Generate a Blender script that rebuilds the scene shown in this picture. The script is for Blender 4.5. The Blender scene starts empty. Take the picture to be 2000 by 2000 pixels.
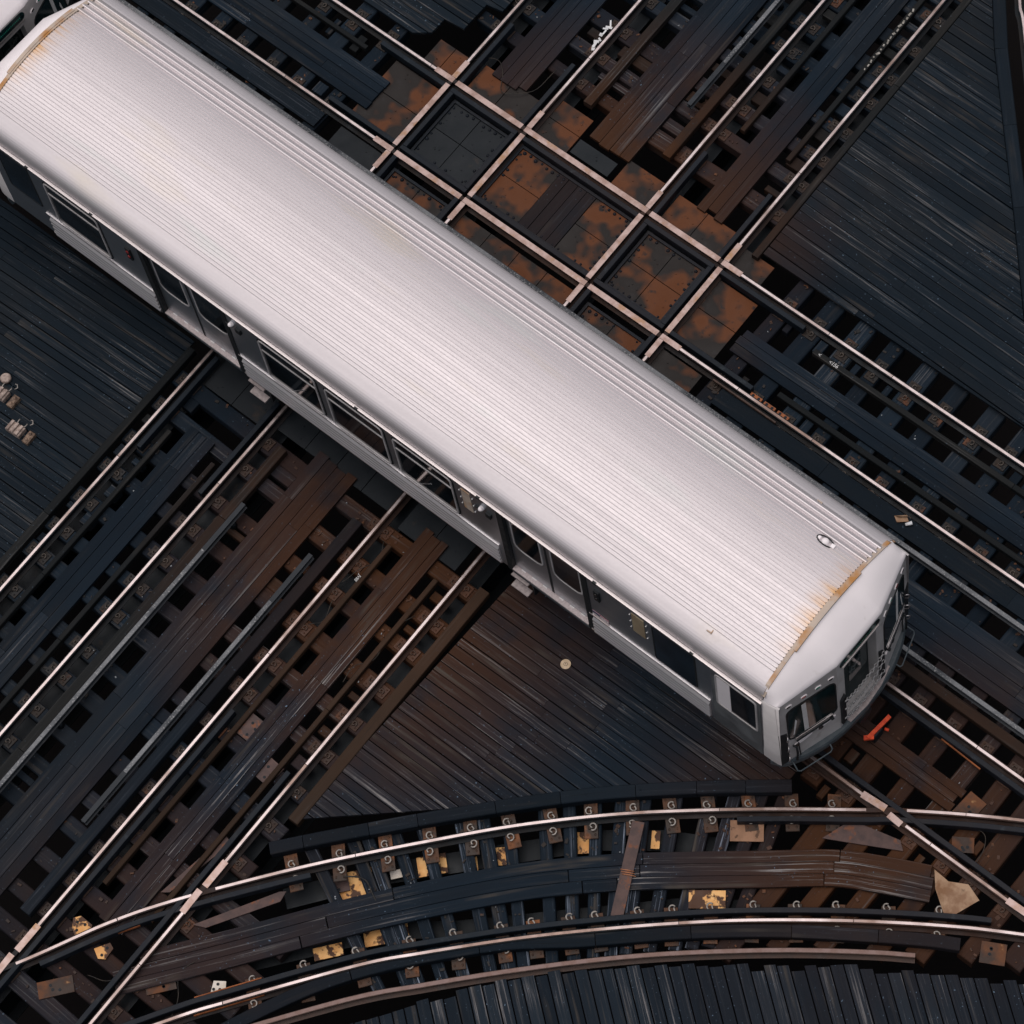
import bpy, bmesh, math, random
from mathutils import Vector, Matrix
random.seed(18)
S = bpy.context.scene
# ------------------------------------------------------------------ camera, light, exposure
cam = bpy.data.cameras.new('camera'); co = bpy.data.objects.new('camera', cam); S.collection.objects.link(co)
cam.sensor_width = 36; cam.lens = 110.144; cam.clip_start = 0.5; cam.clip_end = 2000
Rm = Matrix(((0.7623385,-0.5560328,0.3311609),(0.6401285,0.7231622,-0.2593685),(-0.0952656,0.4097122,0.9072268)))
co.matrix_world = Matrix.Translation((10.498685,-12.120438,40.82868)) @ Rm.to_4x4()
S.camera = co
SUN_EL, SUN_AZ = math.radians(80), math.radians(215)      # azimuth measured from +X towards +Y
W = bpy.data.worlds.new('World'); S.world = W; W.use_nodes = True
nt = W.node_tree; bg = nt.nodes['Background']
sky = nt.nodes.new('ShaderNodeTexSky'); sky.sky_type = 'NISHITA'; sky.sun_disc = False
sky.sun_elevation = SUN_EL; sky.sun_rotation = math.pi/2 - SUN_AZ; sky.dust_density = 3.0; sky.air_density = 1.2
hs = nt.nodes.new('ShaderNodeHueSaturation'); hs.inputs['Saturation'].default_value = 0.42
nt.links.new(sky.outputs[0], hs.inputs['Color']); nt.links.new(hs.outputs[0], bg.inputs['Color'])
bg.inputs['Strength'].default_value = 0.06
sl = bpy.data.lights.new('sun', 'SUN'); so = bpy.data.objects.new('sun', sl); S.collection.objects.link(so)
sl.energy = 1.45; sl.angle = math.radians(60); sl.color = (1.0, 0.925, 0.885)
sd = Vector((math.cos(SUN_EL)*math.cos(SUN_AZ), math.cos(SUN_EL)*math.sin(SUN_AZ), math.sin(SUN_EL)))
so.rotation_euler = sd.to_track_quat('Z', 'Y').to_euler()
S.view_settings.view_transform = 'Standard'; S.view_settings.look = 'None'
S.view_settings.exposure = 0.37; S.view_settings.gamma = 1.0
# ------------------------------------------------------------------ helpers
def new(name, data=None, parent=None):
    o = bpy.data.objects.new(name, data); S.collection.objects.link(o)
    if parent: o.parent = parent
    return o
def tag(o, label=None, cat=None, group=None, kind=None):
    if label: o['label'] = label
    if cat: o['category'] = cat
    if group: o['group'] = group
    if kind: o['kind'] = kind
    return o
def empty(name, loc=(0,0,0), rz=0.0):
    o = new(name); o.location = loc; o.rotation_euler = (0,0,rz); o.empty_display_size = 0.2
    return o
def copy_tree(o, parent=None):
    c = o.copy(); S.collection.objects.link(c); c.parent = parent
    for ch in o.children: copy_tree(ch, c)
    return c
class MB:
    def __init__(s, d=(1,0,0)):
        s.v=[]; s.f=[]; s.uv=[]; s.smooth=[]; s.setdir(d)
    def setdir(s, d):
        a = Vector((d[0], d[1], d[2] if len(d)>2 else 0)).normalized()
        s.A = a; b = Vector((0,0,1)).cross(a)
        s.B = b.normalized() if b.length>1e-4 else Vector((1,0,0))
        s.off = (random.uniform(0,50), random.uniform(0,50)); return s
    def face(s, idx, sm=False):
        s.f.append(tuple(idx)); s.smooth.append(sm)
        s.uv.append([(Vector(s.v[i]).dot(s.A)+s.off[0], Vector(s.v[i]).dot(s.B)+s.v[i][2]*.7+s.off[1]) for i in idx])
    def add(s, vs):
        n=len(s.v); s.v += [tuple(x) for x in vs]; return n
    def prism(s, poly, z0, z1, d=None, ch=0.0):
        if d is not None: s.setdir(d)
        else: s.off=(random.uniform(0,50), random.uniform(0,50))
        k=len(poly)
        if k<3: return
        n=s.add([(x,y,z0) for x,y in poly]+[(x,y,z1) for x,y in poly])
        s.face(list(range(n,n+k))); s.face(list(range(n+k,n+2*k)))
        for i in range(k):
            j=(i+1)%k; s.face((n+i,n+j,n+k+j,n+k+i))
    def obox(s, c, ux, uy, uz, ch=0.0):
        c=Vector(c); ux=Vector(ux); uy=Vector(uy); uz=Vector(uz)
        s.off=(random.uniform(0,50), random.uniform(0,50))
        P=[c+ux*i+uy*j+uz*k for k in(-1,1) for j in(-1,1) for i in(-1,1)]
        n=s.add(P)
        for q in ((0,1,3,2),(4,5,7,6),(0,1,5,4),(2,3,7,6),(0,2,6,4),(1,3,7,5)): s.face([n+i for i in q])
    def box(s,x0,x1,y0,y1,z0,z1):
        s.obox(((x0+x1)/2,(y0+y1)/2,(z0+z1)/2),((x1-x0)/2,0,0),(0,(y1-y0)/2,0),(0,0,(z1-z0)/2))
    def cbox(s, c, ux, uy, h, ch=0.012):
        """box standing on c with chamfered top edges; ux, uy half axes (horizontal), h height"""
        c=Vector(c); ux=Vector(ux); uy=Vector(uy)
        s.off=(random.uniform(0,50), random.uniform(0,50))
        a=ux-ux.normalized()*ch; b=uy-uy.normalized()*ch; Z=Vector((0,0,1))
        P=[]
        for (x,y,z) in ((ux,uy,0),(ux,uy,h-ch),(a,b,h)):
            P+=[c-x-y+Z*z, c+x-y+Z*z, c+x+y+Z*z, c-x+y+Z*z]
        n=s.add(P)
        s.face((n,n+1,n+2,n+3)); s.face((n+8,n+9,n+10,n+11))
        for l in (0,4):
            for i in range(4):
                j=(i+1)%4; s.face((n+l+i,n+l+j,n+l+4+j,n+l+4+i))
    def sweep(s, path, prof, caps=True, sm=False, nrm=None):
        """prof: closed polygon of (across, z); path: list of (x,y) or (x,y,z)"""
        s.off=(random.uniform(0,50), random.uniform(0,50))
        P=[Vector((q[0],q[1],q[2] if len(q)>2 else 0)) for q in path]; k=len(prof); n0=len(s.v); acc=0; us=[]
        for i,q in enumerate(P):
            t=(P[min(i+1,len(P)-1)]-P[max(i-1,0)]); t.z=0; t.normalize()
            nn=Vector((-t.y,t.x,0)) if nrm is None else Vector((nrm[0],nrm[1],0))
            if nrm is None and 0<i<len(P)-1:
                t1=(P[i]-P[i-1]); t1.z=0; t1.normalize(); nn=nn/max(0.5,abs(nn.dot(Vector((-t1.y,t1.x,0)))))
            s.v += [tuple(q+nn*a+Vector((0,0,z))) for a,z in prof]
            if i: acc+=(P[i]-P[i-1]).length
            us.append(acc)
        ww=[0]
        for j in range(k):
            a=prof[j]; b=prof[(j+1)%k]; ww.append(ww[-1]+math.hypot(a[0]-b[0],a[1]-b[1]))
        for i in range(len(P)-1):
            for j in range(k):
                j2=(j+1)%k
                s.f.append((n0+i*k+j,n0+i*k+j2,n0+(i+1)*k+j2,n0+(i+1)*k+j)); s.smooth.append(sm)
                s.uv.append([(us[i]+s.off[0],ww[j]+s.off[1]),(us[i]+s.off[0],ww[j+1]+s.off[1]),(us[i+1]+s.off[0],ww[j+1]+s.off[1]),(us[i+1]+s.off[0],ww[j]+s.off[1])])
        if caps:
            s.face(list(range(n0,n0+k))); s.face(list(range(n0+(len(P)-1)*k,n0+len(P)*k)))
    def tube(s, pts, r, n=6, closed=False):
        s.off=(random.uniform(0,50), random.uniform(0,50))
        P=[Vector(q) for q in pts]; m=len(P); n0=len(s.v); prev=None
        for i,q in enumerate(P):
            t=(P[(i+1)%m]-P[(i-1)%m]) if closed else (P[min(i+1,m-1)]-P[max(i-1,0)])
            t.normalize()
            if prev is None:
                a=Vector((0,0,1)) if abs(t.z)<.9 else Vector((1,0,0))
                prev=t.cross(a).normalized()
            x=(prev-t*prev.dot(t)).normalized(); prev=x; y=t.cross(x)
            s.v += [tuple(q+x*r*math.cos(2*math.pi*k/n)+y*r*math.sin(2*math.pi*k/n)) for k in range(n)]
        rng=m if closed else m-1
        for i in range(rng):
            i2=(i+1)%m
            for k in range(n):
                k2=(k+1)%n; s.face((n0+i*n+k,n0+i*n+k2,n0+i2*n+k2,n0+i2*n+k),True)
        if not closed:
            s.face(list(range(n0,n0+n))); s.face(list(range(n0+(m-1)*n,n0+m*n)))
    def cyl(s, c, axis, r, h, n=14, r2=None, ch=0.0):
        c=Vector(c); a=Vector(axis).normalized(); x=a.orthogonal().normalized(); y=a.cross(x); r2=r if r2 is None else r2
        s.off=(random.uniform(0,50), random.uniform(0,50))
        rings=[(0,r),(h,r2)] if not ch else [(0,r),(h-ch,r2),(h,r2-ch)]
        n0=len(s.v)
        for hh,rr in rings: s.v += [tuple(c+a*hh+(x*math.cos(2*math.pi*k/n)+y*math.sin(2*math.pi*k/n))*rr) for k in range(n)]
        for l in range(len(rings)-1):
            for k in range(n):
                k2=(k+1)%n; s.face((n0+l*n+k,n0+l*n+k2,n0+(l+1)*n+k2,n0+(l+1)*n+k),True)
        s.face(list(range(n0,n0+n))); s.face(list(range(n0+(len(rings)-1)*n,n0+len(rings)*n)))
    def dome(s, c, r, n=8, m=3, sq=1.0):
        c=Vector(c); n0=len(s.v); s.off=(random.uniform(0,50), random.uniform(0,50))
        for i in range(m):
            th=math.pi/2*i/m
            s.v += [tuple(c+Vector((r*math.cos(th)*math.cos(2*math.pi*k/n),r*math.cos(th)*math.sin(2*math.pi*k/n),r*sq*math.sin(th)))) for k in range(n)]
        s.v.append(tuple(c+Vector((0,0,r*sq))))
        for i in range(m-1):
            for k in range(n):
                k2=(k+1)%n; s.face((n0+i*n+k,n0+i*n+k2,n0+(i+1)*n+k2,n0+(i+1)*n+k),True)
        for k in range(n): s.face((n0+(m-1)*n+k,n0+(m-1)*n+(k+1)%n,n0+m*n),True)
    def plate(s, out, O, U, V, d0, d1):
        """outline in plane (U,V) at O, extruded along U x V from d0 to d1"""
        O=Vector(O); U=Vector(U); V=Vector(V); N=U.cross(V).normalized(); k=len(out)
        s.off=(random.uniform(0,50), random.uniform(0,50))
        n=s.add([O+U*a+V*b+N*d0 for a,b in out]+[O+U*a+V*b+N*d1 for a,b in out])
        s.face(list(range(n,n+k))); s.face(list(range(n+k,n+2*k)))
        for i in range(k):
            j=(i+1)%k; s.face((n+i,n+j,n+k+j,n+k+i))
    def ring(s, out, inn, O, U, V, d0, d1):
        O=Vector(O); U=Vector(U); V=Vector(V); N=U.cross(V).normalized(); k=len(out)
        s.off=(random.uniform(0,50), random.uniform(0,50))
        n=s.add([O+U*a+V*b+N*d for d in (d0,d1) for ol in (out,inn) for a,b in ol])
        for i in range(k):
            j=(i+1)%k
            s.face((n+i,n+j,n+k+j,n+k+i)); s.face((n+2*k+i,n+2*k+j,n+3*k+j,n+3*k+i))
            s.face((n+i,n+j,n+2*k+j,n+2*k+i)); s.face((n+k+i,n+k+j,n+3*k+j,n+3*k+i))
    def mesh(s, name, mat):
        me=bpy.data.meshes.new(name); me.from_pydata(s.v,[],s.f)
        uvl=me.uv_layers.new(name='UVMap'); i=0
        for fu in s.uv:
            for q in fu: uvl.data[i].uv=q; i+=1
        me.polygons.foreach_set('use_smooth', s.smooth)
        bm=bmesh.new(); bm.from_mesh(me); bmesh.ops.recalc_face_normals(bm, faces=bm.faces); bm.to_mesh(me); bm.free()
        me.materials.append(mat); me.update(); return me
    def build(s, name, mat, parent=None):
        return new(name, s.mesh(name, mat), parent)
def rrect(x0,x1,y0,y1,r,n=4):
    if not isinstance(r,(tuple,list)): r=(r,)*4        # bl, br, tr, tl
    out=[]
    for (cx,cy,a0,rr) in ((x0+r[0],y0+r[0],180,r[0]),(x1-r[1],y0+r[1],270,r[1]),(x1-r[2],y1-r[2],0,r[2]),(x0+r[3],y1-r[3],90,r[3])):
        for i in range(n+1):
            a=math.radians(a0+90*i/n); out.append((cx+rr*math.cos(a),cy+rr*math.sin(a)))
    return out
def inset(r, d): return [(a,b) for a,b in r] if d==0 else None
def clip(poly, a, b, c):
    """keep a*x+b*y<=c"""
    out=[]
    for i in range(len(poly)):
        p=poly[i]; q=poly[(i+1)%len(poly)]
        dp=a*p[0]+b*p[1]-c; dq=a*q[0]+b*q[1]-c
        if dp<=0: out.append(p)
        if (dp<0)!=(dq<0) and abs(dp-dq)>1e-9:
            t=dp/(dp-dq); out.append((p[0]+(q[0]-p[0])*t,p[1]+(q[1]-p[1])*t))
    return out
def crom(pts, n=8):
    P=[Vector((q[0],q[1],0)) for q in pts]; P=[P[0]*2-P[1]]+P+[P[-1]*2-P[-2]]; out=[]
    for i in range(1,len(P)-2):
        for k in range(n):
            t=k/n; p0,p1,p2,p3=P[i-1:i+3]
            q=0.5*((2*p1)+(-p0+p2)*t+(2*p0-5*p1+4*p2-p3)*t*t+(-p0+3*p1-3*p2+p3)*t**3); out.append((q.x,q.y))
    out.append((P[-2].x,P[-2].y)); return out
def offset_path(path, d):
    out=[]
    for i,q in enumerate(path):
        a=path[max(i-1,0)]; b=path[min(i+1,len(path)-1)]; t=Vector((b[0]-a[0],b[1]-a[1])).normalized()
        out.append((q[0]-t.y*d,q[1]+t.x*d))
    return out
def cut_path(path, x0, x1):
    """part of a path monotone in x between x0 and x1"""
    out=[]
    for i in range(len(path)-1):
        a,b=path[i],path[i+1]
        if b[0]<=x0 or a[0]>=x1: continue
        def at(x): t=(x-a[0])/(b[0]-a[0]); return (x,a[1]+(b[1]-a[1])*t)
        p=at(x0) if a[0]<x0 else a; q=at(x1) if b[0]>x1 else b
        if not out: out.append(p)
        out.append(q)
    return out
# ------------------------------------------------------------------ materials
def mat(name):
    m=bpy.data.materials.new(name); m.use_nodes=True; return m, m.node_tree, m.node_tree.nodes['Principled BSDF']
def N(nt, t, **kw):
    n=nt.nodes.new(t)
    for k,v in kw.items():
        if k in n.inputs: n.inputs[k].default_value=v
        else: setattr(n,k,v)
    return n
def link(nt,a,b): nt.links.new(a,b)
def ramp(nt, src, p0, p1, c0=0.0, c1=1.0):
    r=N(nt,'ShaderNodeMapRange'); r.inputs['From Min'].default_value=p0; r.inputs['From Max'].default_value=p1
    r.inputs['To Min'].default_value=c0; r.inputs['To Max'].default_value=c1
    link(nt,src,r.inputs['Value']); return r.outputs[0]
def mix(nt, f, a, b):
    m=N(nt,'ShaderNodeMix'); m.data_type='RGBA'
    for s,i in ((f,0),(a,6),(b,7)):
        if isinstance(s,(float,int)): m.inputs[i].default_value=s
        elif isinstance(s,tuple): m.inputs[i].default_value=(s[0],s[1],s[2],1)
        else: link(nt,s,m.inputs[i])
    return m.outputs[2]
def mth(nt, op, a, b=0.0, clamp=False):
    m=N(nt,'ShaderNodeMath'); m.operation=op; m.use_clamp=clamp
    for s,i in ((a,0),(b,1)):
        if isinstance(s,(float,int)): m.inputs[i].default_value=s
        else: link(nt,s,m.inputs[i])
    return m.outputs[0]
def noise(nt, vec, scale, detail=4, rough=.55):
    n=N(nt,'ShaderNodeTexNoise'); n.inputs['Scale'].default_value=scale; n.inputs['Detail'].default_value=detail; n.inputs['Roughness'].default_value=rough
    if vec is not None: link(nt,vec,n.inputs['Vector'])
    return n.outputs['Fac']
def scaled(nt, vec, sc):
    m=N(nt,'ShaderNodeVectorMath'); m.operation='MULTIPLY'; link(nt,vec,m.inputs[0]); m.inputs[1].default_value=sc; return m.outputs[0]
def blob(nt, pos, c, r):
    d=N(nt,'ShaderNodeVectorMath'); d.operation='DISTANCE'; link(nt,pos,d.inputs[0]); d.inputs[1].default_value=c
    return ramp(nt,d.outputs['Value'],r*.25,r,1.0,0.0)
def rust_dust(nt):
    """iron dust that has settled round the working rails (world position)"""
    g=N(nt,'ShaderNodeNewGeometry'); p=g.outputs['Position']
    f=mth(nt,'MAXIMUM',blob(nt,p,(-5.0,-2.4,0),3.9),blob(nt,p,(-6.6,4.2,0),3.8))
    f=mth(nt,'MAXIMUM',f,blob(nt,p,(2.9,-1.4,0),3.8)); f=mth(nt,'MAXIMUM',f,mth(nt,'MULTIPLY',blob(nt,p,(-4.0,-8.2,0),3.2),.5))
    return mth(nt,'MULTIPLY',f,ramp(nt,noise(nt,p,.9,4),.24,.50)), p
def wood(name, dark=(.0024,.0056,.0102), light=(.0108,.0192,.0300), wear=(.15,.145,.145), amt=.9, brown=1.0, bcol=(.074,.0285,.0105)):
    m,nt,b=mat(name)
    uv=N(nt,'ShaderNodeTexCoord').outputs['UV']; geo=N(nt,'ShaderNodeNewGeometry'); oi=N(nt,'ShaderNodeObjectInfo')
    add=N(nt,'ShaderNodeVectorMath'); add.operation='ADD'; link(nt,uv,add.inputs[0])
    cmb=N(nt,'ShaderNodeCombineXYZ'); link(nt,mth(nt,'MULTIPLY',oi.outputs['Random'],37.0),cmb.inputs[0]); link(nt,mth(nt,'MULTIPLY',oi.outputs['Random'],19.0),cmb.inputs[1])
    link(nt,cmb.outputs[0],add.inputs[1]); v=add.outputs[0]
    rnd=mth(nt,'FRACT',mth(nt,'ADD',geo.outputs['Random Per Island'],oi.outputs['Random']))
    st=noise(nt,scaled(nt,v,(.42,24,1)),1.0,6,.72)
    bl=noise(nt,scaled(nt,v,(1.1,5,1)),1.0,4)
    fine=noise(nt,v,55,3)
    base=mix(nt,mth(nt,'ADD',mth(nt,'MULTIPLY',rnd,.70),ramp(nt,bl,.3,.7,0,.42),True),dark,light)
    warm=ramp(nt,noise(nt,N(nt,'ShaderNodeNewGeometry').outputs['Position'],.37,3),.50,.66)
    base=mix(nt,mth(nt,'MULTIPLY',warm,.24*brown,True),base,mix(nt,rnd,(.0135,.0125,.0115),(.030,.0255,.0215)))
    dust,pos=rust_dust(nt)
    base=mix(nt,mth(nt,'MULTIPLY',dust,.92*brown,True),base,mix(nt,bl,bcol,(bcol[0]*.55,bcol[1]*.6,bcol[2]*.7)))
    wz=ramp(nt,noise(nt,pos,.55,5),.42,.68)
    wr=mth(nt,'MULTIPLY',ramp(nt,st,.54,.66),mth(nt,'MULTIPLY',mth(nt,'ADD',wz,.12),mth(nt,'ADD',ramp(nt,rnd,.35,1.0),.12)))
    base=mix(nt,mth(nt,'MULTIPLY',wr,amt,True),base,wear)
    sp=ramp(nt,noise(nt,v,24,3),.66,.74)
    pale=mth(nt,'MULTIPLY',ramp(nt,noise(nt,scaled(nt,v,(.45,9,1)),1.0,3),.56,.72),ramp(nt,noise(nt,pos,.8,3),.45,.62))
    base=mix(nt,mth(nt,'MULTIPLY',pale,.55*amt,True),base,(.066,.056,.047))
    base=mix(nt,mth(nt,'MULTIPLY',sp,mth(nt,'MULTIPLY',wz,amt),True),base,(.13,.19,.26))
    crack=ramp(nt,noise(nt,scaled(nt,v,(.8,70,1)),1.0,3),.36,.30)
    base=mix(nt,mth(nt,'MULTIPLY',crack,.7),base,(.004,.005,.006))
    link(nt,base,b.inputs['Base Color'])
    link(nt,ramp(nt,bl,.2,.8,.62,.9),b.inputs['Roughness']); b.inputs['Specular IOR Level'].default_value=.10
    bp=N(nt,'ShaderNodeBump'); bp.inputs['Strength'].default_value=.55; bp.inputs['Distance'].default_value=.006
    link(nt,mth(nt,'ADD',st,mth(nt,'MULTIPLY',fine,.35)),bp.inputs['Height']); link(nt,bp.outputs[0],b.inputs['Normal'])
    return m
def metal(name, c0, c1, scale=6, per=1.0, det=5, lo=.4, hi=.6, rough=(.45,.75), metallic=0.0, spec=.25, bump=.3, dust=0.0, c2=None, t2=(.6,.7), s2=17):
    m,nt,b=mat(name)
    oi=N(nt,'ShaderNodeObjectInfo'); g=N(nt,'ShaderNodeNewGeometry')
    add=N(nt,'ShaderNodeVectorMath'); add.operation='ADD'; link(nt,g.outputs['Position'],add.inputs[0]); link(nt,mth(nt,'MULTIPLY',oi.outputs['Random'],per),add.inputs[1]); v=add.outputs[0]
    n1=noise(nt,v,scale,det); f=ramp(nt,n1,lo,hi); col=mix(nt,f,c0,c1)
    if c2: col=mix(nt,ramp(nt,noise(nt,v,s2,4),*t2),col,c2)
    if dust:
        d,_=rust_dust(nt); col=mix(nt,mth(nt,'MULTIPLY',d,dust),col,(.075,.029,.0135))
    link(nt,col,b.inputs['Base Color']); link(nt,ramp(nt,n1,.3,.7,*rough),b.inputs['Roughness'])
    b.inputs['Metallic'].default_value=metallic; b.inputs['Specular IOR Level'].default_value=spec
    if bump:
        bp=N(nt,'ShaderNodeBump'); bp.inputs['Strength'].default_value=bump; bp.inputs['Distance'].default_value=.004
        link(nt,noise(nt,v,45,4),bp.inputs['Height']); link(nt,bp.outputs[0],b.inputs['Normal'])
    return m
M={}
M['wood']=wood('creosoted_timber')
M['deck']=wood('deck_plank', amt=1.6, dark=(.0028,.0062,.0105), light=(.0092,.0155,.0228))
M['worn']=wood('worn_plank', dark=(.0026,.0062,.0112), light=(.0120,.0200,.0305), wear=(.23,.215,.21), amt=2.1, brown=.85)
M['edge']=wood('edge_timber', dark=(.0062,.0080,.0095), light=(.0140,.0150,.0155), amt=.7, brown=1.0)
M['blue']=wood('tarred_timber', dark=(.0036,.0070,.0110), light=(.0085,.0140,.0210), wear=(.09,.10,.12), amt=.75, brown=.25)
M['wornblue']=wood('grey_plank', dark=(.0026,.0060,.0108), light=(.0150,.0220,.0310), wear=(.18,.17,.17), amt=1.5, brown=.12)
M['scuffed']=wood('scuffed_tie', dark=(.0032,.0066,.011), light=(.0105,.0175,.0270), wear=(.30,.345,.43), amt=2.6, brown=.4)
M['browntimber']=wood('rusty_timber', dark=(.016,.0105,.0075), light=(.034,.021,.0140), amt=.2, brown=1.0, bcol=(.06,.032,.019))
M['rail']=metal('rail_steel',(.006,.009,.0125),(.016,.0145,.0145),5,dust=.5,spec=.18)
M['guard']=metal('guard_steel',(.0038,.0078,.0130),(.0080,.0130,.0195),4,dust=.10,spec=.18,rough=(.45,.7),c2=(.020,.028,.036),t2=(.62,.76),s2=9)
M['rustrail']=metal('rusty_rail',(.05,.032,.026),(.085,.055,.045),7,dust=.2)
M['polish']=metal('polished_rail',(.42,.35,.345),(.56,.485,.48),9,rough=(.34,.5),metallic=.85,spec=.5,bump=.08,c2=(.20,.14,.12),t2=(.49,.64),s2=.7)
M['polishwide']=metal('crossing_running_face',(.27,.185,.16),(.43,.325,.30),6,rough=(.38,.55),metallic=.8,spec=.5,bump=.15,c2=(.30,.17,.09),t2=(.56,.72),s2=4)
M['third']=metal('third_rail_steel',(.030,.034,.040),(.16,.165,.175),1.1,lo=.38,hi=.62,rough=(.45,.65),metallic=.4,c2=(.24,.24,.245),t2=(.54,.68),s2=38,bump=.5)
M['thirdside']=metal('third_rail_side',(.014,.018,.024),(.03,.034,.04),5)
M['plate']=metal('tie_plate_steel',(.008,.008,.009),(.024,.017,.0135),6,dust=.85,c2=(.10,.038,.018),t2=(.58,.68),s2=2)
M['platerust']=metal('rusty_plate',(.0105,.0072,.0062),(.100,.032,.0100),1.75,per=0.0,det=2.2,lo=.47,hi=.57,dust=.0,c2=(.016,.013,.013),t2=(.60,.72),s2=6)
M['platedark']=metal('dark_plate',(.0040,.0070,.0105),(.0078,.0108,.0140),2.6,c2=(.045,.028,.018),t2=(.66,.8),s2=2)
M['platepurple']=metal('brown_plate',(.055,.034,.032),(.10,.062,.055),5,c2=(.16,.06,.03),t2=(.60,.68),s2=6)
M['orange']=metal('orange_rust_bar',(.20,.062,.022),(.32,.105,.038),8)
M['cream']=metal('cream_painted_steel',(.66,.32,.10),(.78,.46,.19),5,c2=(.07,.032,.018),t2=(.49,.545),s2=6)
M['white']=metal('pale_zinc_plate',(.55,.48,.40),(.66,.60,.54),7,c2=(.3,.16,.08),t2=(.62,.7),s2=12)
M['clip']=metal('spring_clip_steel',(.22,.20,.185),(.36,.33,.30),20,rough=(.4,.6),metallic=.3,bump=0)
M['clipdark']=metal('dark_clip_steel',(.04,.034,.03),(.085,.07,.06),20,bump=0,dust=.5)
M['bolt']=metal('bolt_steel',(.03,.027,.026),(.07,.055,.045),30,bump=0)
M['wire']=metal('wire_sheath',(.02,.019,.018),(.05,.04,.032),9,bump=0)
M['copper']=metal('copper_wire',(.42,.17,.08),(.55,.26,.14),9,bump=0,metallic=.4)
M['asphalt']=metal('street_asphalt',(.0045,.0035,.0035),(.007,.0055,.0055),.5,spec=.1,rough=(.8,.95))
M['card']=metal('cardboard',(.20,.105,.055),(.36,.235,.15),5,c2=(.16,.10,.06),t2=(.62,.72),s2=8)
M['paper']=metal('pale_scrap',(.62,.62,.63),(.75,.75,.76),9)
M['chalk']=metal('chalk',(.5,.5,.5),(.62,.62,.62),20,bump=0)
M['lightwood']=metal('cut_wood_disc',(.50,.37,.24),(.60,.46,.32),20)
# ------------------------------------------------------------------ ground far below the structure
g=MB(); g.prism([(-600,-600),(600,-600),(600,600),(-600,600)],-7.3,-7.0)
tag(g.build('street',M['asphalt']),kind='structure')
# ------------------------------------------------------------------ track geometry (metres; rail tops at z = 0)
SK=-0.0299; HG=0.752
class T:
    def __init__(s,o,d,n): s.o,s.d,s.n=o,d,n
    def P(s,u,v): return (s.o[0]+s.d[0]*u+s.n[0]*v, s.o[1]+s.d[1]*u+s.n[1]*v)
TA=T((0,0),(1,0),(0,1)); TB=T((0,3.818),(1,0),(0,1))
TC=T((-8.937,0),(SK,1),(1,0)); TD=T((-5.113,0),(SK,1),(1,0))
ZT=-0.17            # tie tops
RAILP=[(-.07,-.15),(-.07,-.138),(-.012,-.122),(-.012,-.042),(-.036,-.034),(-.036,-.008),(-.031,-.003),(.031,-.003),(.036,-.008),(.036,-.034),(.012,-.042),(.012,-.122),(.07,-.138),(.07,-.15)]
def barp(w,z0,z1,c=.006): return [(-w/2,z0),(-w/2,z1-c),(-w/2+c,z1),(w/2-c,z1),(w/2,z1-c),(w/2,z0)]
def rail_thing(path_parts, tops, label, name='running_rail', base='rail', dz=0.0, wide=(), group='running rails'):
    b=MB()
    for pth in path_parts: b.sweep(pth,[(a,z+dz) for a,z in RAILP])
    o=b.build(name,M[base]); tag(o,label,'rail',group)
    for pth in tops:
        t=MB(); t.sweep(pth,barp(.041,-.003,0.0,.002)); t.build('running_face',M['polish'],o)
    if wide:
        for pth,ww in wide:
            w=MB(); w.sweep(pth,barp(ww,-.004,.004,.003)); w.build('worn_face',M['polishwide'],o)
    return o
def straight(T,v,u0,u1,joints=(),gaps=()):
    """list of (path) along a straight rail, cut at joints (8 mm) and at gaps (u,v) intervals"""
    cuts=[(j-.005,j+.005) for j in joints]+list(gaps); cuts.sort(); out=[]; a=u0
    for c0,c1 in cuts:
        if c1<u0 or c0>u1: continue
        if c0>a: out.append([T.P(a,v),T.P(c0,v)])
        a=max(a,c1)
    if a<u1: out.append([T.P(a,v),T.P(u1,v)])
    return out
FW=.062                                  # flangeway width
rb=[TB.o[1]-HG, TB.o[1]+HG]; ra=[-HG,HG]
def xr(T,v,y): return T.P(y,v)[0]
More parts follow.
